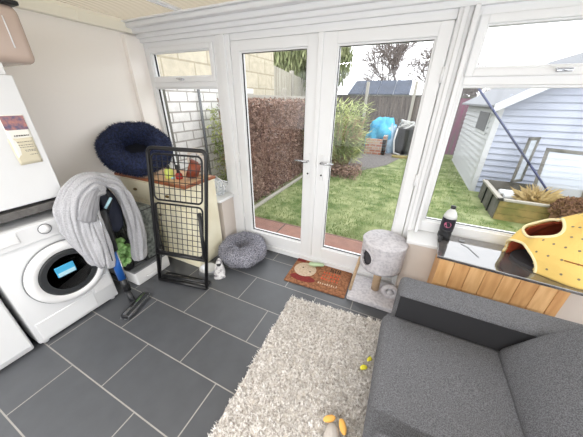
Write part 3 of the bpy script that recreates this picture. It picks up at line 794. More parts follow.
# ------------------------------------------------------------------ rug
random.seed(21)
t = thing('shag_rug', (-.25,.6,0), 'cream and taupe shaggy rug on the tiles before the armchair', 'rug')
RC=[(-.672,1.455),(.15,1.53),(.17,-.25),(-.60,-.25)]
b=MB(); b.prism(RC[::-1],0.0,.014,'z'); b.build('backing','rug_back',t)
def rug_pt():
    u=random.random(); w=random.random()
    a=Vector(RC[0]).lerp(Vector(RC[1]),u); c_=Vector(RC[3]).lerp(Vector(RC[2]),u); return a.lerp(c_,w)
b=MB()
for _ in range(70000):
    p=rug_pt()
    if p.y < .25: continue
    h=.024+.008*mnoise.noise(Vector((p.x*24,p.y*24,0)))
    q=mnoise.noise_vector(Vector((p.x*34,p.y*34,3)))
    d=Vector((q.x*1.3+rnd(-.7,.7),q.y*1.3+rnd(-.7,.7),1)).normalized()*h*rnd(.8,1.4)
    s_=Vector((rnd(-1,1),rnd(-1,1),0)).normalized()*.0020
    P=Vector((p.x,p.y,.008)); mid=P+Vector((d.x*.35,d.y*.35,d.z*.7))
    b.add([P-s_,P+s_,mid+s_,mid-s_,P+d+s_*.5,P+d-s_*.5],[(0,1,2,3),(3,2,4,5)])
for _ in range(3000):
    p=rug_pt()
    if p.y>=.25: continue
    b.blade((p.x,p.y,.008),(rnd(-.02,.02),rnd(-.02,.02),.03),.006,(1,0,0))
b.build('pile','rug_pile',t)['kind']='stuff'

# toys on the rug
t = thing('plush_toy', (-.05,.62,.03), 'grey plush toy bird with two orange felt feet lying on the rug', 'soft toy')
b=MB().ell((-.045,.60,.085),(.045,.085,.05),24,14,.06,4,Matrix.Rotation(.2,4,'Z')); b.build('body','toy_grey',t)
b=MB().ell((-.085,.695,.085),(.034,.017,.012),18,10,.1,4,Matrix.Rotation(.5,4,'Z')@Matrix.Rotation(-.2,4,'Y')); b.build('foot','orange_felt',t)
b=MB().ell((-.012,.678,.115),(.018,.036,.012),18,10,.1,4,Matrix.Rotation(.5,4,'Z')); b.build('foot','orange_felt',t)
tag(MB().sweep([(.015,1.055,.05),(.03,1.075,.055),(.052,1.085,.05)],[.010,.016,.008],[.008,.010,.006],n=14,fold=.15,nf=3,up=(0,0,1)).build('squeaky_toy','yellow'),'small bright yellow toy on the rug against the armchair front','pet toy','yellow toys on the rug')
tag(MB().sweep([(.045,1.125,.055),(.055,1.145,.058),(.062,1.165,.052)],[.007,.013,.007],[.006,.010,.006],n=14,fold=.15,nf=3,up=(0,0,1)).build('squeaky_toy','yellow'),'second yellow toy, the one further from the bottom edge by the armchair','pet toy','yellow toys on the rug')

# ------------------------------------------------------------------ armchair
t = thing('armchair', (.5,.9,0), 'grey woven fabric armchair with broad flat arms beside the rug', 'armchair')
def soft(x0,x1,y0,y1,z0,z1,r,puff=.0,seg=5,mtx=None,cuts=10):
    bm=bmesh.new(); bmesh.ops.create_cube(bm,size=1)
    for v in bm.verts: v.co=Vector((v.co.x*(x1-x0),v.co.y*(y1-y0),v.co.z*(z1-z0)))
    bmesh.ops.bevel(bm,geom=bm.edges[:],offset=r,segments=seg,affect='EDGES',profile=.5)
    big=[e for e in bm.edges if e.calc_length()>.12]
    bmesh.ops.subdivide_edges(bm,edges=big,cuts=cuts,use_grid_fill=True)
    hx,hy,hz=(x1-x0)/2,(y1-y0)/2,(z1-z0)/2
    c=Vector(((x0+x1)/2,(y0+y1)/2,(z0+z1)/2))
    for v in bm.verts:
        a=max(0,1-(v.co.x/hx)**2)*max(0,1-(v.co.y/hy)**2) if hz<=min(hx,hy) else (max(0,1-(v.co.z/hz)**2)*max(0,1-(v.co.y/hy)**2) if hx<=min(hy,hz) else max(0,1-(v.co.z/hz)**2)*max(0,1-(v.co.x/hx)**2))
        if hz<=min(hx,hy): v.co.z+=puff*a*(1 if v.co.z>0 else -0.2)
        elif hx<=min(hy,hz): v.co.x+=puff*a*(-1 if v.co.x<0 else .2)
        else: v.co.y+=puff*a*(1 if v.co.y>0 else -1)
        v.co+=mnoise.noise_vector(v.co*5+c)*.003
        v.co = (mtx@v.co if mtx else v.co)+c
    return MB().bm(bm,None,True)
soft(.07,.80,.508,1.203,.30,.455,.04,.02).build('seat_cushion','sofa',t)
soft(.10,.98,.33,1.37,.10,.31,.03).build('base','sofa',t)
soft(.125,1.0,1.205,1.385,.10,.625,.035,.006).build('arm','sofa',t)
soft(.085,1.0,.315,.502,.10,.625,.035,.006).build('arm','sofa',t)
soft(.90,1.04,.33,1.38,.12,.60,.04,.0).build('back_frame','sofa',t)
MB().box(.135,.86,1.198,1.2035,.44,.60,.002).build('inner_arm_shade','sofa_shade',t)  # thin dark panel painting the shade between seat and arm
soft(-.08+.785,.08+.785,.51,1.195,.375,.785,.05,.03,mtx=Matrix.Rotation(math.radians(34),3,'Y')).build('back_cushion','sofa',t)
for x in (.17,.94):
    for y in (.38,1.33): MB().lathe([(.018,0),(.024,.11)],14,(x,y,0)).build('leg','dark_plastic',t)

# ------------------------------------------------------------------ plank box with slate slab
t = thing('plank_sideboard', (.68,1.75,0), 'low pine plank box standing under the slate slab at the window', 'sideboard')
b=MB().box(.365,1.03,1.70,1.855,.0,.634); b.build('carcass','plank_dark',t)
x=.36; i=0
random.seed(2)
while x<1.03:
    w=.088; MB().box(x,min(x+w,1.045),1.672,1.70,.0,.634,.003).build('front_plank','plank' if i%2==0 else 'plank_dark',t); x+=w+.002; i+=1
t = thing('slate_slab', (.7,1.83,.636), 'polished dark slate slab laid over the pine box and window sill', 'slab')
b=MB(); b.prism([(.335,1.655),(1.10,1.60),(1.14,2.02),(.36,2.02)],.636,.656,'z'); o=b.build('stone_top','slate',t)
bv=o.modifiers.new('edge','BEVEL'); bv.width=.003; bv.segments=2
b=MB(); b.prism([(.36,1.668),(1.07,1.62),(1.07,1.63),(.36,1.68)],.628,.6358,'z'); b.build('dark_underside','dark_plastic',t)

t = thing('drink_bottle', (.375,1.94,.656), 'plastic drink bottle with dark label and black cap on the sill', 'bottle')
c=(.392,1.955,.656)
MB().lathe([(.038,0),(.045,.01),(.045,.04),(.041,.052),(.045,.066),(.045,.08)],32,c).build('dark_liquid_base','dark_plastic',t)
MB().lathe([(.0455,.08),(.046,.085),(.046,.165),(.0455,.17)],32,c).build('label','label_dark',t)
MB().lathe([(.0445,.17),(.042,.19),(.032,.215),(.016,.235),(.0145,.245)],32,c).build('bottle_neck','bottle_clear',t)
MB().lathe([(.017,.242),(.017,.262),(.0001,.263)],24,c).build('cap','dark_plastic',t)
mt=Matrix.Rotation(PI/2,4,'X'); 
lb=MB()
for i in range(9):
    a=math.radians(-125+i*6)
    for j in range(6):
        pass
pts=[]
vs=[];fs=[]
N_=20
for k in range(N_):
    q=2*PI*k/N_; a=math.radians(-100)+.024*math.cos(q)/.0465; vs.append((c[0]+.0467*math.cos(a),c[1]+.0467*math.sin(a),c[2]+.125+.022*math.sin(q)))
fs.append(tuple(range(N_))); lb.add(vs,fs); lb.build('pink_emblem','label_pink',t)
t = thing('black_lighter', (.34,1.93,.656), 'small black gadget lying beside the foot of the drink bottle', 'gadget')
MB().box(.345,.372,1.86,1.89,.656,.70,.008).build('body','dark_plastic',t)
t2 = MB().box(.49,.53,1.93,1.955,.656,.664,.003); 
tag(t2.build('metal_clip','grey_plastic'),'tiny dark metal clip lying on the bright slate slab','clip')
tag(MB().tube([(.50,1.90,.659),(.54,1.86,.659),(.585,1.75,.659)],.0018,6).build('thin_cable','grey_plastic'),'thin grey wire lying across the slate slab','wire')

# cat tent
t = thing('cat_tent', (1.08,1.86,.656), 'yellow dotted fabric cat cave with rust lining on the slate slab', 'cat bed')
TC=Vector((1.13,1.85,.657)); TR=Vector((.39,.205,.385))
def tent_p(th,a,s=1.0):
    d=Vector((math.cos(th)*math.cos(a),math.cos(th)*math.sin(a),math.sin(th)))
    q=1+.022*math.sin(a*9+th*3)+.08*mnoise.noise(d*2.2)
    return TC+Vector((d.x*TR.x*q*s,d.y*TR.y*q*s,abs(d.z)*TR.z*q*s))
def in_hole(th,a,g=0):
    T=math.degrees(th); A=math.degrees(a)%360
    if ((A-183)/(29+g*1.6))**2+((T-43)/(13.5+g))**2<1: return True
    e=1-((A-193)/(31+g))**2
    return e>0 and T < (21+g)*math.sqrt(e)
def sd(th,a): return Vector((math.cos(th)*math.cos(a),math.cos(th)*math.sin(a),math.sin(th)))
def tent_shell(s, mname, pname, hs=1.0):
    b=MB(); vs=[];fs=[]; n=144; m_=44
    for i in range(m_+1):
        th=PI/2*i/m_*.999
        for k in range(n): vs.append(tent_p(th,2*PI*k/n,s))
    for i in range(m_):
        for k in range(n):
            if in_hole(PI/2*(i+.5)/m_,2*PI*(k+.5)/n): continue
            fs.append((i*n+k,i*n+(k+1)%n,(i+1)*n+(k+1)%n,(i+1)*n+k))
    b.add(vs,fs,True); o=b.build(pname,mname,t); s_=o.modifiers.new('thick','SOLIDIFY'); s_.thickness=.006; return o
tent_shell(1.0,'tent','fabric_shell')
tent_shell(.955,'tent_in','rust_lining',.96)
b=MB(); b.prism([(TC.x+.35*math.cos(2*PI*i/40),TC.y+.18*math.sin(2*PI*i/40)) for i in range(40)],.657,.675,'z'); b.build('padded_floor','cat_dark',t)
R2=math.radians
MB().tube([tent_p(R2(43+14*math.sin(2*PI*k/48)),R2(183+30*math.cos(2*PI*k/48)),1.0) for k in range(48)],.008,8,closed=True).build('opening_trim','tent_trim',t)
MB().tube([tent_p(R2(max(.5,21.5*math.sin(PI*k/40))),R2(193-32*math.cos(PI*k/40)),1.0) for k in range(41)],.008,8).build('opening_trim','tent_trim',t)
pts=[]
for k in range(40):
    th=math.radians(2+ 86*k/39*1.0); pts.append(tent_p(th,math.radians(268),1.012))
MB().tube(pts,.004,6).build('seam_piping','tent_cord',t)
pts=[tent_p(math.radians(20),math.radians(240+110*k/39),1.012) for k in range(40)]
MB().tube(pts,.004,6).build('seam_piping','tent_cord',t)
b=MB(); random.seed(8); cnt=0
for i in range(7):
    for k in range(34):
        th=math.radians(8+i*12); a=2*PI*(k+(i%2)*.5)/34
        if i>4 and k%2: continue
        d=sd(th,a)
        if in_hole(th,a,4): continue
        p=tent_p(th,a,1.0); n=(p-TC).normalized(); e=n.cross(Vector((0,0,1))).normalized(); f=n.cross(e)
        b.add([p+n*.0035+(e*math.cos(2*PI*j/8)+f*math.sin(2*PI*j/8))*.0065 for j in range(8)],[tuple(range(8))])
b.build('printed_dots','tent_dot',t)

# ================================================================== OUTDOORS
G=-.12
struct('ground_lawn', MB().box(-3.3,5.5,2.93,12,-.3,G), 'lawn')
struct('ground_patio', MB().box(-3.3,5.5,2.13,2.93,-.3,G+.005), 'patio')
struct('ground_beyond', MB().box(-30,30,2.13,60,-.5,-.31), 'soil')
b=MB(); pts=[(-2.2,7.6),(-1.6,6.3),(-1.0,6.6),(-.45,7.6),(-.1,9.0),(.1,9.6),(-.2,10.2),(-2.2,10.3)]
b.prism(pts,G,G+.01,'z'); tag(b.build('gravel_patch','gravel'),'grey gravel patch at the far end of the lawn by the bush','gravel')
b=MB(); random.seed(31)
for _ in range(26000):
    y=2.95+(random.random()**1.7)*6.5; x=rnd(-2.2,2.0)
    if x>1.35 and y>4.4: continue
    if x<-.1 and y>7: continue
    h=rnd(.02,.045); b.blade((x,y,G),(rnd(-.02,.02),rnd(-.02,.02),h),.0045+.0012*(y-3),(rnd(-1,1),rnd(-.4,.4),0))
tag(b.build('lawn_grass','blade'),'short patchy green lawn grass beyond the patio','grass',kind='stuff')
t = thing('path_edging', (-2.2,2.9,G), 'thin pale concrete strip along the foot of the brown hedge', 'edging')
MB().box(-2.22,-2.16,2.93,7.5,G,G+.05,.01).build('concrete_strip','concrete',t)

# neighbour walls at the left
tag(MB().box(-3.6,-3.32,1.2,6.0,-.3,2.75).build('block_wall','blockwall'),'tall cream block wall seen through the small left transom','wall')
b=MB().box(-3.31,-3.22,1.6,4.9,-.3,1.78); tag(b.build('white_brick_wall','whiteblock'),'white painted brick wall outside the left window','wall')
for (x,y,lab) in ((-3.16,3.25,'slim dark downpipe against the white brick wall outside the left window'),):
    tag(MB().tube([(x,y,-.3),(x,y,1.76)],.022,10).build('downpipe','seal'),lab,'pipe')
t=thing('trellis_post', (-2.95,2.42,-.3), 'grey weathered post panel outside the left window edge', 'post')
MB().box(-3.0,-2.93,2.37,2.44,-.3,1.75,.005).build('post','boards_grey',t)
b=MB()
for i in range(16): b.tube([(-3.25+.0*i,2.30+ i*.008,1.70-i*.11),(-2.97,2.40,1.70-i*.11)],.006,5)
b.box(-3.22,-3.0,2.39,2.42,-.3,1.72); b.build('trellis_panel','boards_grey',t)
t=thing('climbing_plant', (-2.9,3.6,-.3), 'yellow-green climber outside the left window by the door post', 'plant')
b=MB(); random.seed(17)
for _ in range(1500):
    y=rnd(3.3,3.9); z=rnd(-.2,1.45); b.leaf((-3.05+rnd(-.06,.1),y,z),rdir()*.06,.018,rdir())
b.build('leaves','bush',t); MB().tube([(-3.05,3.6,-.3),(-3.06,3.62,1.2)],.012,6).build('stem','bush_brown',t)

# brown hedge on a low fence, running away from the house
t=thing('brown_hedge', (-2.45,4.6,G), 'tall clipped brown hedge with dry leaves along the left of the lawn', 'hedge')
b=MB(); random.seed(41)
b.box(-2.62,-2.38,3.1,7.4,G,1.50); b.build('twig_core','ivy_brown',t)
for nm,mm in (('brown_leaves','ivy_brown'),('pale_leaves','ivy_brown2')):
    b=MB()
    for _ in range(9500):
        y=3.05+(random.random()**1.5)*4.4; z=rnd(G,1.58); x=-2.33+.07*mnoise.noise(Vector((y*2,z*2,0)))+rnd(-.05,.05)
        if random.random()<.12: x=rnd(-2.65,-2.3); z=1.52+rnd(-.04,.08)
        if random.random()<.05: y=3.08; x=rnd(-2.65,-2.33)
        b.leaf((x,y,z),rdir()*rnd(.03,.055),.012,rdir())
    b.build(nm,mm,t)
t=thing('low_fence', (-2.75,5,G), 'pale concrete post and rail fence top behind the brown hedge', 'fence')
MB().box(-2.78,-2.72,3.5,8.6,1.60,1.66,.004).build('rail','concrete',t)
MB().box(-2.77,-2.73,3.5,8.6,G,1.60).build('gravel_board','concrete',t)
for y in (3.55,5.4,7.3):
    MB().box(-2.80,-2.70,y-.05,y+.05,-.3,1.80,.01).build('post','concrete',t)
t=thing('white_board_fence', (-4.0,8,-.3), 'tall whitewashed board fence stepping down behind the brown hedge', 'fence')
y=6.45
zs=2.52
k=0
while y<11:
    if k%10==0: MB().box(-4.06,-3.94,y,y+.14,-.3,zs+.1,.01).build('post','concrete',t); y+=.15; 
    MB().box(-4.02,-3.98,y,y+.17,-.3,zs,.004).build('board','whitefence',t); y+=.18; k+=1; zs-=.018
tag(MB().tube([(-3.9,6.05,-.3),(-3.88,6.05,3.2)],.07,10).build('tree_trunk','bark'),'dark narrow tree trunk between the cream wall and white fence','tree trunk')

def tree_leafy(name,c,rad,n,lab,m,droop,sz,seed,trunk=True,core=0):
    random.seed(seed); t=thing(name,(c[0],c[1],-.3),lab,'tree','green trees beyond the fence'); b=MB()
    for _ in range(n):
        d=rdir(); q=random.random()**.45; p=Vector(c)+Vector((d.x*rad[0]*q,d.y*rad[1]*q,d.z*rad[2]*q))
        dd=(rdir()*(1-droop)+Vector((0,0,-1))*droop).normalized()*sz*rnd(.6,1.3); b.leaf(p,dd,sz*.13,rdir())
    b.build('foliage',m,t)
    tb=MB().tube([(c[0],c[1],-.3),(c[0]+.1,c[1],c[2])],[.16,.08],10)
    for k in range(8):
        d=rdir(); tb.tube([(c[0]+.1,c[1],c[2]-rad[2]*.5),(c[0]+d.x*rad[0]*.5,c[1]+d.y*rad[1]*.5,c[2]),(c[0]+d.x*rad[0]*.9,c[1]+d.y*rad[1]*.9,c[2]+rad[2]*.4)],[.05,.03,.012],6)
    tb.build('trunk','bark',t)
tree_leafy('willow_tree',(-5.3,10.2,3.2),(2.2,1.6,1.7),16000,'drooping green willow tree rising behind the whitewashed fence','willow',.75,.30,51)
tree_leafy('willow_tree',(-3.0,9.5,3.0),(.75,.6,1.1),4500,'narrow green tree crown showing behind the middle door stile','willow',.7,.22,52)

# big grassy bush
t=thing('bamboo_bush', (-1.75,6.2,G), 'big arching yellow-green bamboo bush at the edge of the lawn', 'bush')
b=MB(); random.seed(61)
for _ in range(4200):
    a=rnd(0,2*PI); r0=.35*math.sqrt(random.random()); x=-1.75+r0*math.cos(a); y=6.2+r0*math.sin(a)
    h=rnd(.6,1.75); sp=rnd(.1,.55); top=Vector((x+math.cos(a)*sp,y+math.sin(a)*sp,G+h))
    s_=Vector((-math.sin(a),math.cos(a),0))
    for j in range(2):
        p=Vector((x,y,G)).lerp(top,rnd(.45,1)); d=(Vector((math.cos(a),math.sin(a),rnd(-.2,.9)))+rdir()*.5).normalized()*rnd(.12,.30); b.leaf(p,d,.012,(s_+rdir()*.5).normalized())
b.build('leaves','bush',t)
b=MB()
for _ in range(260):
    a=rnd(0,2*PI); r0=.4*math.sqrt(random.random()); x=-1.75+r0*math.cos(a); y=6.2+r0*math.sin(a); b.tube([(x,y,G),(x+math.cos(a)*.15,y+math.sin(a)*.15,G+.7),(x+math.cos(a)*.35,y+math.sin(a)*.35,G+rnd(.9,1.4))],.007,4)
b.build('stems','bush_brown',t)
t=thing('dry_shrub', (-1.2,6.1,G), 'low brown dry undergrowth at the foot of the bamboo bush', 'shrub')
b=MB()
for _ in range(1500):
    b.leaf((rnd(-1.95,-.95),rnd(5.6,6.3),G+rnd(0,.28)),rdir()*.09,.015,rdir())
b.build('twigs','ivy_brown2',t)

# far end: fence, posts, tarp, planter, bin
def fence_run(x0,x1,y,zt,m,lab,posts):
    t=thing('board_fence',((x0+x1)/2,y,-.3),lab,'fence'); x=x0
    b=MB(); i=0
    while x<x1:
        b.box(x,x+.135,y-.012+(i%2)*.012,y+.006+(i%2)*.012,-.3,zt,.003,1); x+=.13; i+=1
    b.build('boards',m,t); MB().box(x0,x1,y-.03,y-.01,zt-.05,zt,.004).build('capping','boards_grey',t)
    for px in posts: MB().box(px-.05,px+.05,y-.09,y+.02,-.3,zt+.42,.01).build('post','concrete',t)
fence_run(-3.9,.95,10.45,1.78,'fence_dark','dark weathered board fence across the far end of the garden',(-1.78,-.15))
fence_run(1.0,4.6,10.35,1.74,'fence_purple','maroon board fence beyond the lawn beside the pale blue shed',())
t=thing('tarpaulin_heap', (-.95,9.5,G), 'heap under a bright blue tarpaulin beside the low brick planter', 'tarpaulin')
b=MB().ell((-.92,9.78,.36),(.50,.36,.66),32,18,.5,2.2); b.build('blue_tarp','tarp',t)
b=MB().ell((-.62,9.66,.20),(.22,.26,.62),28,16,.4,2.5); b.build('slate_blue_tarp','tarp_dark',t)
t=thing('brick_planter', (-1.0,9.1,G), 'low red brick planter in front of the blue tarpaulin', 'planter')
MB().box(-1.36,-.68,8.98,9.10,G,.40).box(-.80,-.68,8.98,9.3,G,.52).build('brickwork','redbrick',t)
t=thing('garden_bin', (-.15,9.6,G), 'black garden bin draped with a coiled white hose by the fence', 'bin')
MB().lathe([(.24,G),(.30,.72),(.31,.76),(.0001,.77)],28,(-.17,9.6,0)).build('bin_body','dark_plastic',t)
b=MB(); pts=[]
for i in range(60):
    a=i*.42; pts.append((-.17+.24*math.cos(a)*(1-.004*i),9.55+.2*math.sin(a),.80+.10*math.sin(i*.5)+.002*i))
b.tube(pts,.03,6); b.tube([(-.42,9.42,.75),(-.47,9.35,.35),(-.40,9.30,-.05),(-.2,9.25,G+.03)],.03,6); b.build('hose','hose',t)
t=thing('timber_step', (.0,9.1,G), 'flat wooden board lying on the lawn before the garden bin', 'board')
MB().box(-.42,.18,8.75,9.0,G,G+.06,.01).build('plank','boards_moss',t)

# neighbour roof with solar panels
t=thing('outbuilding', (-1.6,13,-.3), 'outbuilding roof with four blue solar panels beyond the dark fence', 'building')
b=MB().box(-3.0,-.35,12.6,15,-.3,1.72); b.build('wall','boards_grey',t)
for i in range(4):
    x0=-3.0+i*.66
    vs=[(x0,12.5,1.85),(x0+.64,12.5,1.85),(x0+.64-.0,13.4,2.42),(x0+.16,13.4,2.42)] if i==0 else [(x0,12.5,1.85),(x0+.64,12.5,1.85),(x0+.64,13.4,2.42),(x0,13.4,2.42)]
    vs2=[(a,c_,z-.04) for a,c_,z in vs]
    MB().add(vs+vs2,[(0,1,2,3),(7,6,5,4),(0,4,5,1),(1,5,6,2),(2,6,7,3),(3,7,4,0)]).build('solar_panel','solar',t)
b=MB().add([(-3.05,12.5,1.74),(-.33,12.5,1.74),(-.33,13.45,2.37),(-3.0,13.45,2.37),(-3.05,12.5,1.80),(-.33,12.5,1.80),(-.33,13.45,2.38),(-3.0,13.45,2.38)],[(0,1,2,3),(7,6,5,4),(0,4,5,1),(1,5,6,2),(2,6,7,3),(3,7,4,0)]); b.build('roof_slope','alu',t)

def bare(c,h,seed,lab,spread=.9):
    random.seed(seed); t=thing('bare_tree',c,lab,'tree','bare trees beyond the fence'); b=MB()
    def br(p,d,l,r,dep):
        q=p+d*l; m=p+d*l*.5+rdir()*l*.08; b.tube([p,m,q],[r,r*.85,r*.7],5,cap=False)
        if dep==0: return
        for _ in range(4):
            nd=(d+rdir()*spread+Vector((0,0,.25))).normalized(); br(p+d*l*rnd(.45,1),nd,l*rnd(.6,.82),max(r*.62,.011),dep-1)
    br(Vector(c),Vector((0,0,1)),h*.36,.09,5); b.build('branches','bark',t)
bare((-1.15,17,-.3),6.6,71,'bare grey winter tree above the solar panels')
bare((.45,17.5,-.3),5.6,72,'second bare tree, right of the one above the solar panels')
bare((1.9,14.5,-.3),3.4,73,'bare branches showing above the maroon fence at the right window')

# ------------------------------------------------------------------ shed
t=thing('garden_shed', (2.6,7.5,G), 'pale blue shiplap garden shed with white corner board at the right', 'shed')
sx0,sx1,sy0,sy1=1.42,4.4,6.1,9.4; ez=1.56; rz=2.45; xr=(sx0+sx1)/2
b=MB(); z=G; i=0
while z<rz-.02:
    h=.115; 
    if z<ez: a0,a1=sx0,sx1
    else:
        f=(z-ez)/(rz-ez); a0=sx0+(xr-sx0)*f; a1=sx1-(sx1-xr)*f
    zt=min(z+h,rz)
    b.add([(a0,sy0,zt),(a1,sy0,zt),(a1,sy0-.03,z),(a0,sy0-.03,z),(a0,sy0,z),(a1,sy0,z)],[(0,3,2,1),(3,4,5,2)])
    z+=h
b.add([(sx0,sy0,G),(sx1,sy0,G),(sx1,sy0,ez),(xr,sy0,rz),(sx0,sy0,ez),(sx0,sy0+.05,G),(sx1,sy0+.05,G),(sx1,sy0+.05,ez),(xr,sy0+.05,rz),(sx0,sy0+.05,ez)],[(0,1,2,3,4),(9,8,7,6,5)])
b.build('front_cladding','shed',t)
b=MB(); z=G
while z<ez:
    b.add([(sx0,sy0,min(z+.115,ez)),(sx0,sy1,min(z+.115,ez)),(sx0-.03,sy1,z),(sx0-.03,sy0,z),(sx0,sy0,z),(sx0,sy1,z)],[(0,1,2,3),(3,2,5,4)]); z+=.115
b.box(sx0,sx0+.05,sy0,sy1,G,ez); b.box(sx1-.05,sx1,sy0,sy1,G,ez).box(sx0,sx1,sy1-.05,sy1,G,ez)
b.build('side_cladding','shed_white',t)
b=MB().box(sx0-.035,sx0+.06,sy0-.035,sy0+.10,G,ez,.005); b.build('corner_board','shed_white',t)
wn=MB(); wn.box(sx0-.035,sx0-.01,6.45,7.5,.98,1.46,.004); wn=wn.build('window_frame','shed_white',t)
MB().box(sx0-.045,sx0-.034,6.52,7.43,1.04,1.40).build('pane','seal',wn)
dx=xr-(sx0-.18); sl=(rz+.04-(ez-.06))/dx
def roof(side):
    xa=xr+side*-dx
    z0_=ez-.05; z1_=rz+.06
    ya,yb=sy0-.35,sy1+.15
    vs=[(xa,ya,z0_),(xr,ya,z1_),(xr,yb,z1_),(xa,yb,z0_)]; vs2=[(p[0],p[1],p[2]+.035) for p in vs]
    return MB().add(vs+vs2,[(3,2,1,0),(4,5,6,7),(0,1,5,4),(1,2,6,5),(2,3,7,6),(3,0,4,7)])
roof(1).build('roof_slope','felt',t); roof(-1).build('roof_slope','felt',t)
b=MB()
for side in (1,-1):
    xa=xr-side*dx; ya=sy0-.37
    z0_=ez-.05; z1_=rz+.06
    b.add([(xa,ya,z0_-.09),(xr,ya,z1_-.09),(xr,ya,z1_+.05),(xa,ya,z0_+.05),(xa,ya+.03,z0_-.09),(xr,ya+.03,z1_-.09),(xr,ya+.03,z1_+.05),(xa,ya+.03,z0_+.05)],[(0,1,2,3),(7,6,5,4),(0,4,5,1),(3,2,6,7),(0,3,7,4)])
b.build('bargeboard','shed_white',t)

# cold frame
t=thing('cold_frame', (2.1,5.1,G), 'wooden cold frame box with mossy yellow front before the shed', 'cold frame')
cx0,cx1,cy0,cy1=1.50,3.2,4.62,5.75
b=MB()
for i in range(3): b.box(cx0,cx1,cy0-.02,cy0+.01,G+i*.11,G+.105+i*.11,.004)
b.build('front_boards','boards_moss',t)
b=MB().box(cx0-.01,cx0+.02,cy0,cy1,G,.20,.004).box(cx1-.02,cx1,cy0,cy1,G,.2).box(cx0,cx1,cy1-.03,cy1,G,.24); b.build('side_boards','boards_grey',t)
b=MB().box(cx0-.03,cx0+.04,cy0-.03,cy1,.20,.235,.004).box(cx0-.03,cx1,cy0-.03,cy0+.03,.20,.235,.004); b.build('rim','concrete',t)
for y in (4.95,5.35): MB().box(cx0-.03,cx0-.01,y,y+.05,G,.2,.003).build('batten','dark_plastic',t)
b=MB().box(cx0+.02,cx1-.02,cy0+.01,cy1-.03,G,.06); b.build('soil_bed','soil',t)
# leaning glazed lights
def light_panel(p0,ux,uz,w,h,lab):
    t=thing('glazed_panel',p0,lab,'glass panel','glazed lights leaning before the shed'); p0=Vector(p0); ux=Vector(ux).normalized(); uz=Vector(uz).normalized(); n=ux.cross(uz)
    def bar(a,b_,c_,d_,m_):
        vs=[]
        for (e,f) in ((a,c_),(b_,c_),(b_,d_),(a,d_)):
            for s_ in (-.015,.015): vs.append(p0+ux*e+uz*f+n*s_)
        m_.add(vs,[(0,2,4,6),(7,5,3,1),(0,1,3,2),(2,3,5,4),(4,5,7,6),(6,7,1,0)])
    m_=MB(); bar(0,w,0,.05,m_); bar(0,w,h-.05,h,m_); bar(0,.05,0,h,m_); bar(w-.05,w,0,h,m_); m_.build('frame','boards_grey',t)
    g=MB(); g.add([p0+ux*.05+uz*.05,p0+ux*(w-.05)+uz*.05,p0+ux*(w-.05)+uz*(h-.05),p0+ux*.05+uz*(h-.05)],[(0,1,2,3)]); g.build('pane','coldglass',t)
light_panel((2.05,5.25,.22),(1,-.45,0),(.05,.35,1),.62,.75,'glazed cold frame light leaning behind the yellow cat cave, nearest one')
light_panel((1.86,5.60,.26),(.25,.25,0),(.05,.18,1),.30,.80,'narrow glazed panel standing between the shed and larger leaning light')
light_panel((2.70,4.9,.10),(1,-.5,0),(.05,.45,1),.9,.9,'large glazed light leaning at the right edge of the garden view')
for (x,y,lab) in ((1.78,5.35,'clear plastic bottle lying in the cold frame, the far one'),(1.80,5.12,'clear plastic bottle lying in the cold frame, the near one')):
    t=thing('plastic_bottle',(x,y,.06),lab,'bottle','clear bottles in the cold frame')
    MB().lathe([(.05,0),(.06,.02),(.06,.2),(.02,.28),(.02,.31)],20,(x-.12,y,.13),Matrix.Rotation(PI/2,4,'Y')).build('body','bottle_clear',t)
    MB().lathe([(.025,.30),(.025,.33),(.0001,.33)],14,(x-.12,y,.13),Matrix.Rotation(PI/2,4,'Y')).build('cap','dark_plastic',t)
t=thing('dry_grass', (2.1,5.0,.06), 'tuft of dry straw coloured grass spilling from the cold frame', 'grass tuft')
b=MB(); random.seed(81)
for _ in range(420):
    d=Vector((rnd(-.6,.35),rnd(-.45,.2),rnd(.15,.6))).normalized()*rnd(.2,.45); p=Vector((2.05,4.95,.08))+Vector((rnd(-.1,.1),rnd(-.1,.1),0)); b.add([p-Vector((.006,0,0)),p+Vector((.006,0,0)),p+d*.6+Vector((0,0,.03)),p+d*1.0+Vector((0,0,-.04))],[(0,1,2),(2,1,3)])
b.build('blades','straw',t)
t=thing('russet_shrub', (2.25,4.45,G), 'rounded russet brown shrub behind the yellow cat cave', 'shrub')
b=MB()
for _ in range(1600):
    d=rdir(); p=Vector((2.28,4.5,.18))+Vector((d.x*.2,d.y*.2,abs(d.z)*.22)); b.leaf(p,rdir()*.05,.016,rdir())
b.ell((2.28,4.5,.1),(.17,.17,.24),16,10,.2,3); b.build('leaves','russet',t)
tag(MB().tube([(1.86,5.0,.06),(1.8,5.0,.716),(.80,5.0,1.784)][1:],.016,8).tube([(1.8,5.0,.72),(2.1,5.0,.40),(2.33,5.0,.06)],.016,8).build('blue_pole','pole_blue'),'long dark blue pole leaning up from the cold frame','pole')

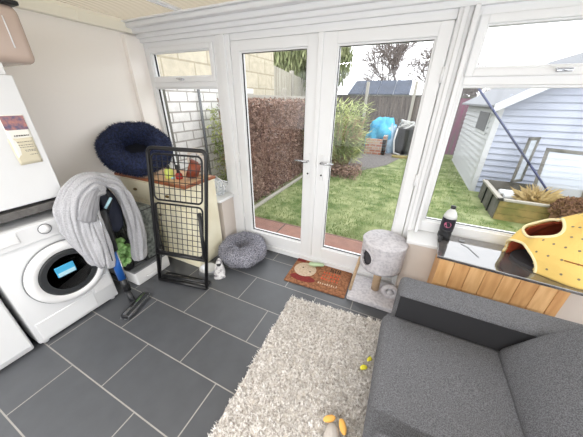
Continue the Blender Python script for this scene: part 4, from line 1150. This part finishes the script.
# ------------------------------------------------------------------ light
LAMP=20
w = bpy.data.worlds.new('overcast'); sc.world = w; w.use_nodes = True
nt = w.node_tree; bg = nt.nodes['Background']
tc = nt.nodes.new('ShaderNodeTexCoord'); sp = nt.nodes.new('ShaderNodeSeparateXYZ'); rp = nt.nodes.new('ShaderNodeValToRGB')
nt.links.new(tc.outputs['Generated'], sp.inputs[0]); nt.links.new(sp.outputs['Z'], rp.inputs[0])
rp.color_ramp.elements[0].position = 0; rp.color_ramp.elements[0].color = (.95,.97,1,1)
rp.color_ramp.elements[1].position = 1; rp.color_ramp.elements[1].color = (.93,.96,1,1)
nt.links.new(rp.outputs[0], bg.inputs[0]); bg.inputs[1].default_value = 1.25
sun = bpy.data.lights.new('sun', 'SUN'); sun.energy = .3; sun.angle = math.radians(40); sun.color = (1,.98,.95)
so = bpy.data.objects.new('sun', sun); COL.objects.link(so); so.rotation_euler = (math.radians(35), math.radians(20), 0)

for i,x in enumerate((-1.45,.52)):  # battens added for fill light, out of view behind the camera
    t=thing('added_fill_light',(x,-1.0,2.2),('added batten fill light over the appliances, unseen behind the camera','added batten fill light over the armchair side, unseen behind the camera')[i],'light','added batten fill lights')
    MB().box(x-.6,x+.6,-1.07,-.93,2.205,2.245,.008).build('housing','white_plastic',t)
    la=bpy.data.lights.new('fill_lamp','AREA'); la.shape='RECTANGLE'; la.size=1.2; la.size_y=.16; la.energy=LAMP; la.color=(1,.98,.96)
    lo=bpy.data.objects.new('fill_lamp',la); COL.objects.link(lo); lo.location=(x,-1.0,2.20)
# ------------------------------------------------------------------ camera
cam = bpy.data.cameras.new('camera'); co = bpy.data.objects.new('camera', cam); COL.objects.link(co)
F = 239.888; yaw, pit, roll = 0.435043092, 0.462614308, -0.013929
f = Vector((-math.sin(yaw)*math.cos(pit), math.cos(yaw)*math.cos(pit), -math.sin(pit)))
r0 = Vector((math.cos(yaw), math.sin(yaw), 0)); d0 = f.cross(r0)
c_, s_ = math.cos(roll), math.sin(roll)
R_ = c_*r0+s_*d0; D_ = -s_*r0+c_*d0
mtx = Matrix.Identity(4)
for i in range(3): mtx[i][0] = R_[i]; mtx[i][1] = -D_[i]; mtx[i][2] = -f[i]
mtx.translation = (0,0,1.6)
co.matrix_world = mtx
cam.sensor_width = 36; cam.lens = F/583*36; cam.clip_start = .02; cam.clip_end = 200
sc.camera = co
sc.view_settings.view_transform = 'Standard'; sc.view_settings.look = 'None'; sc.view_settings.gamma = 1; sc.view_settings.use_curve_mapping = False
sc.view_settings.exposure = 1.42
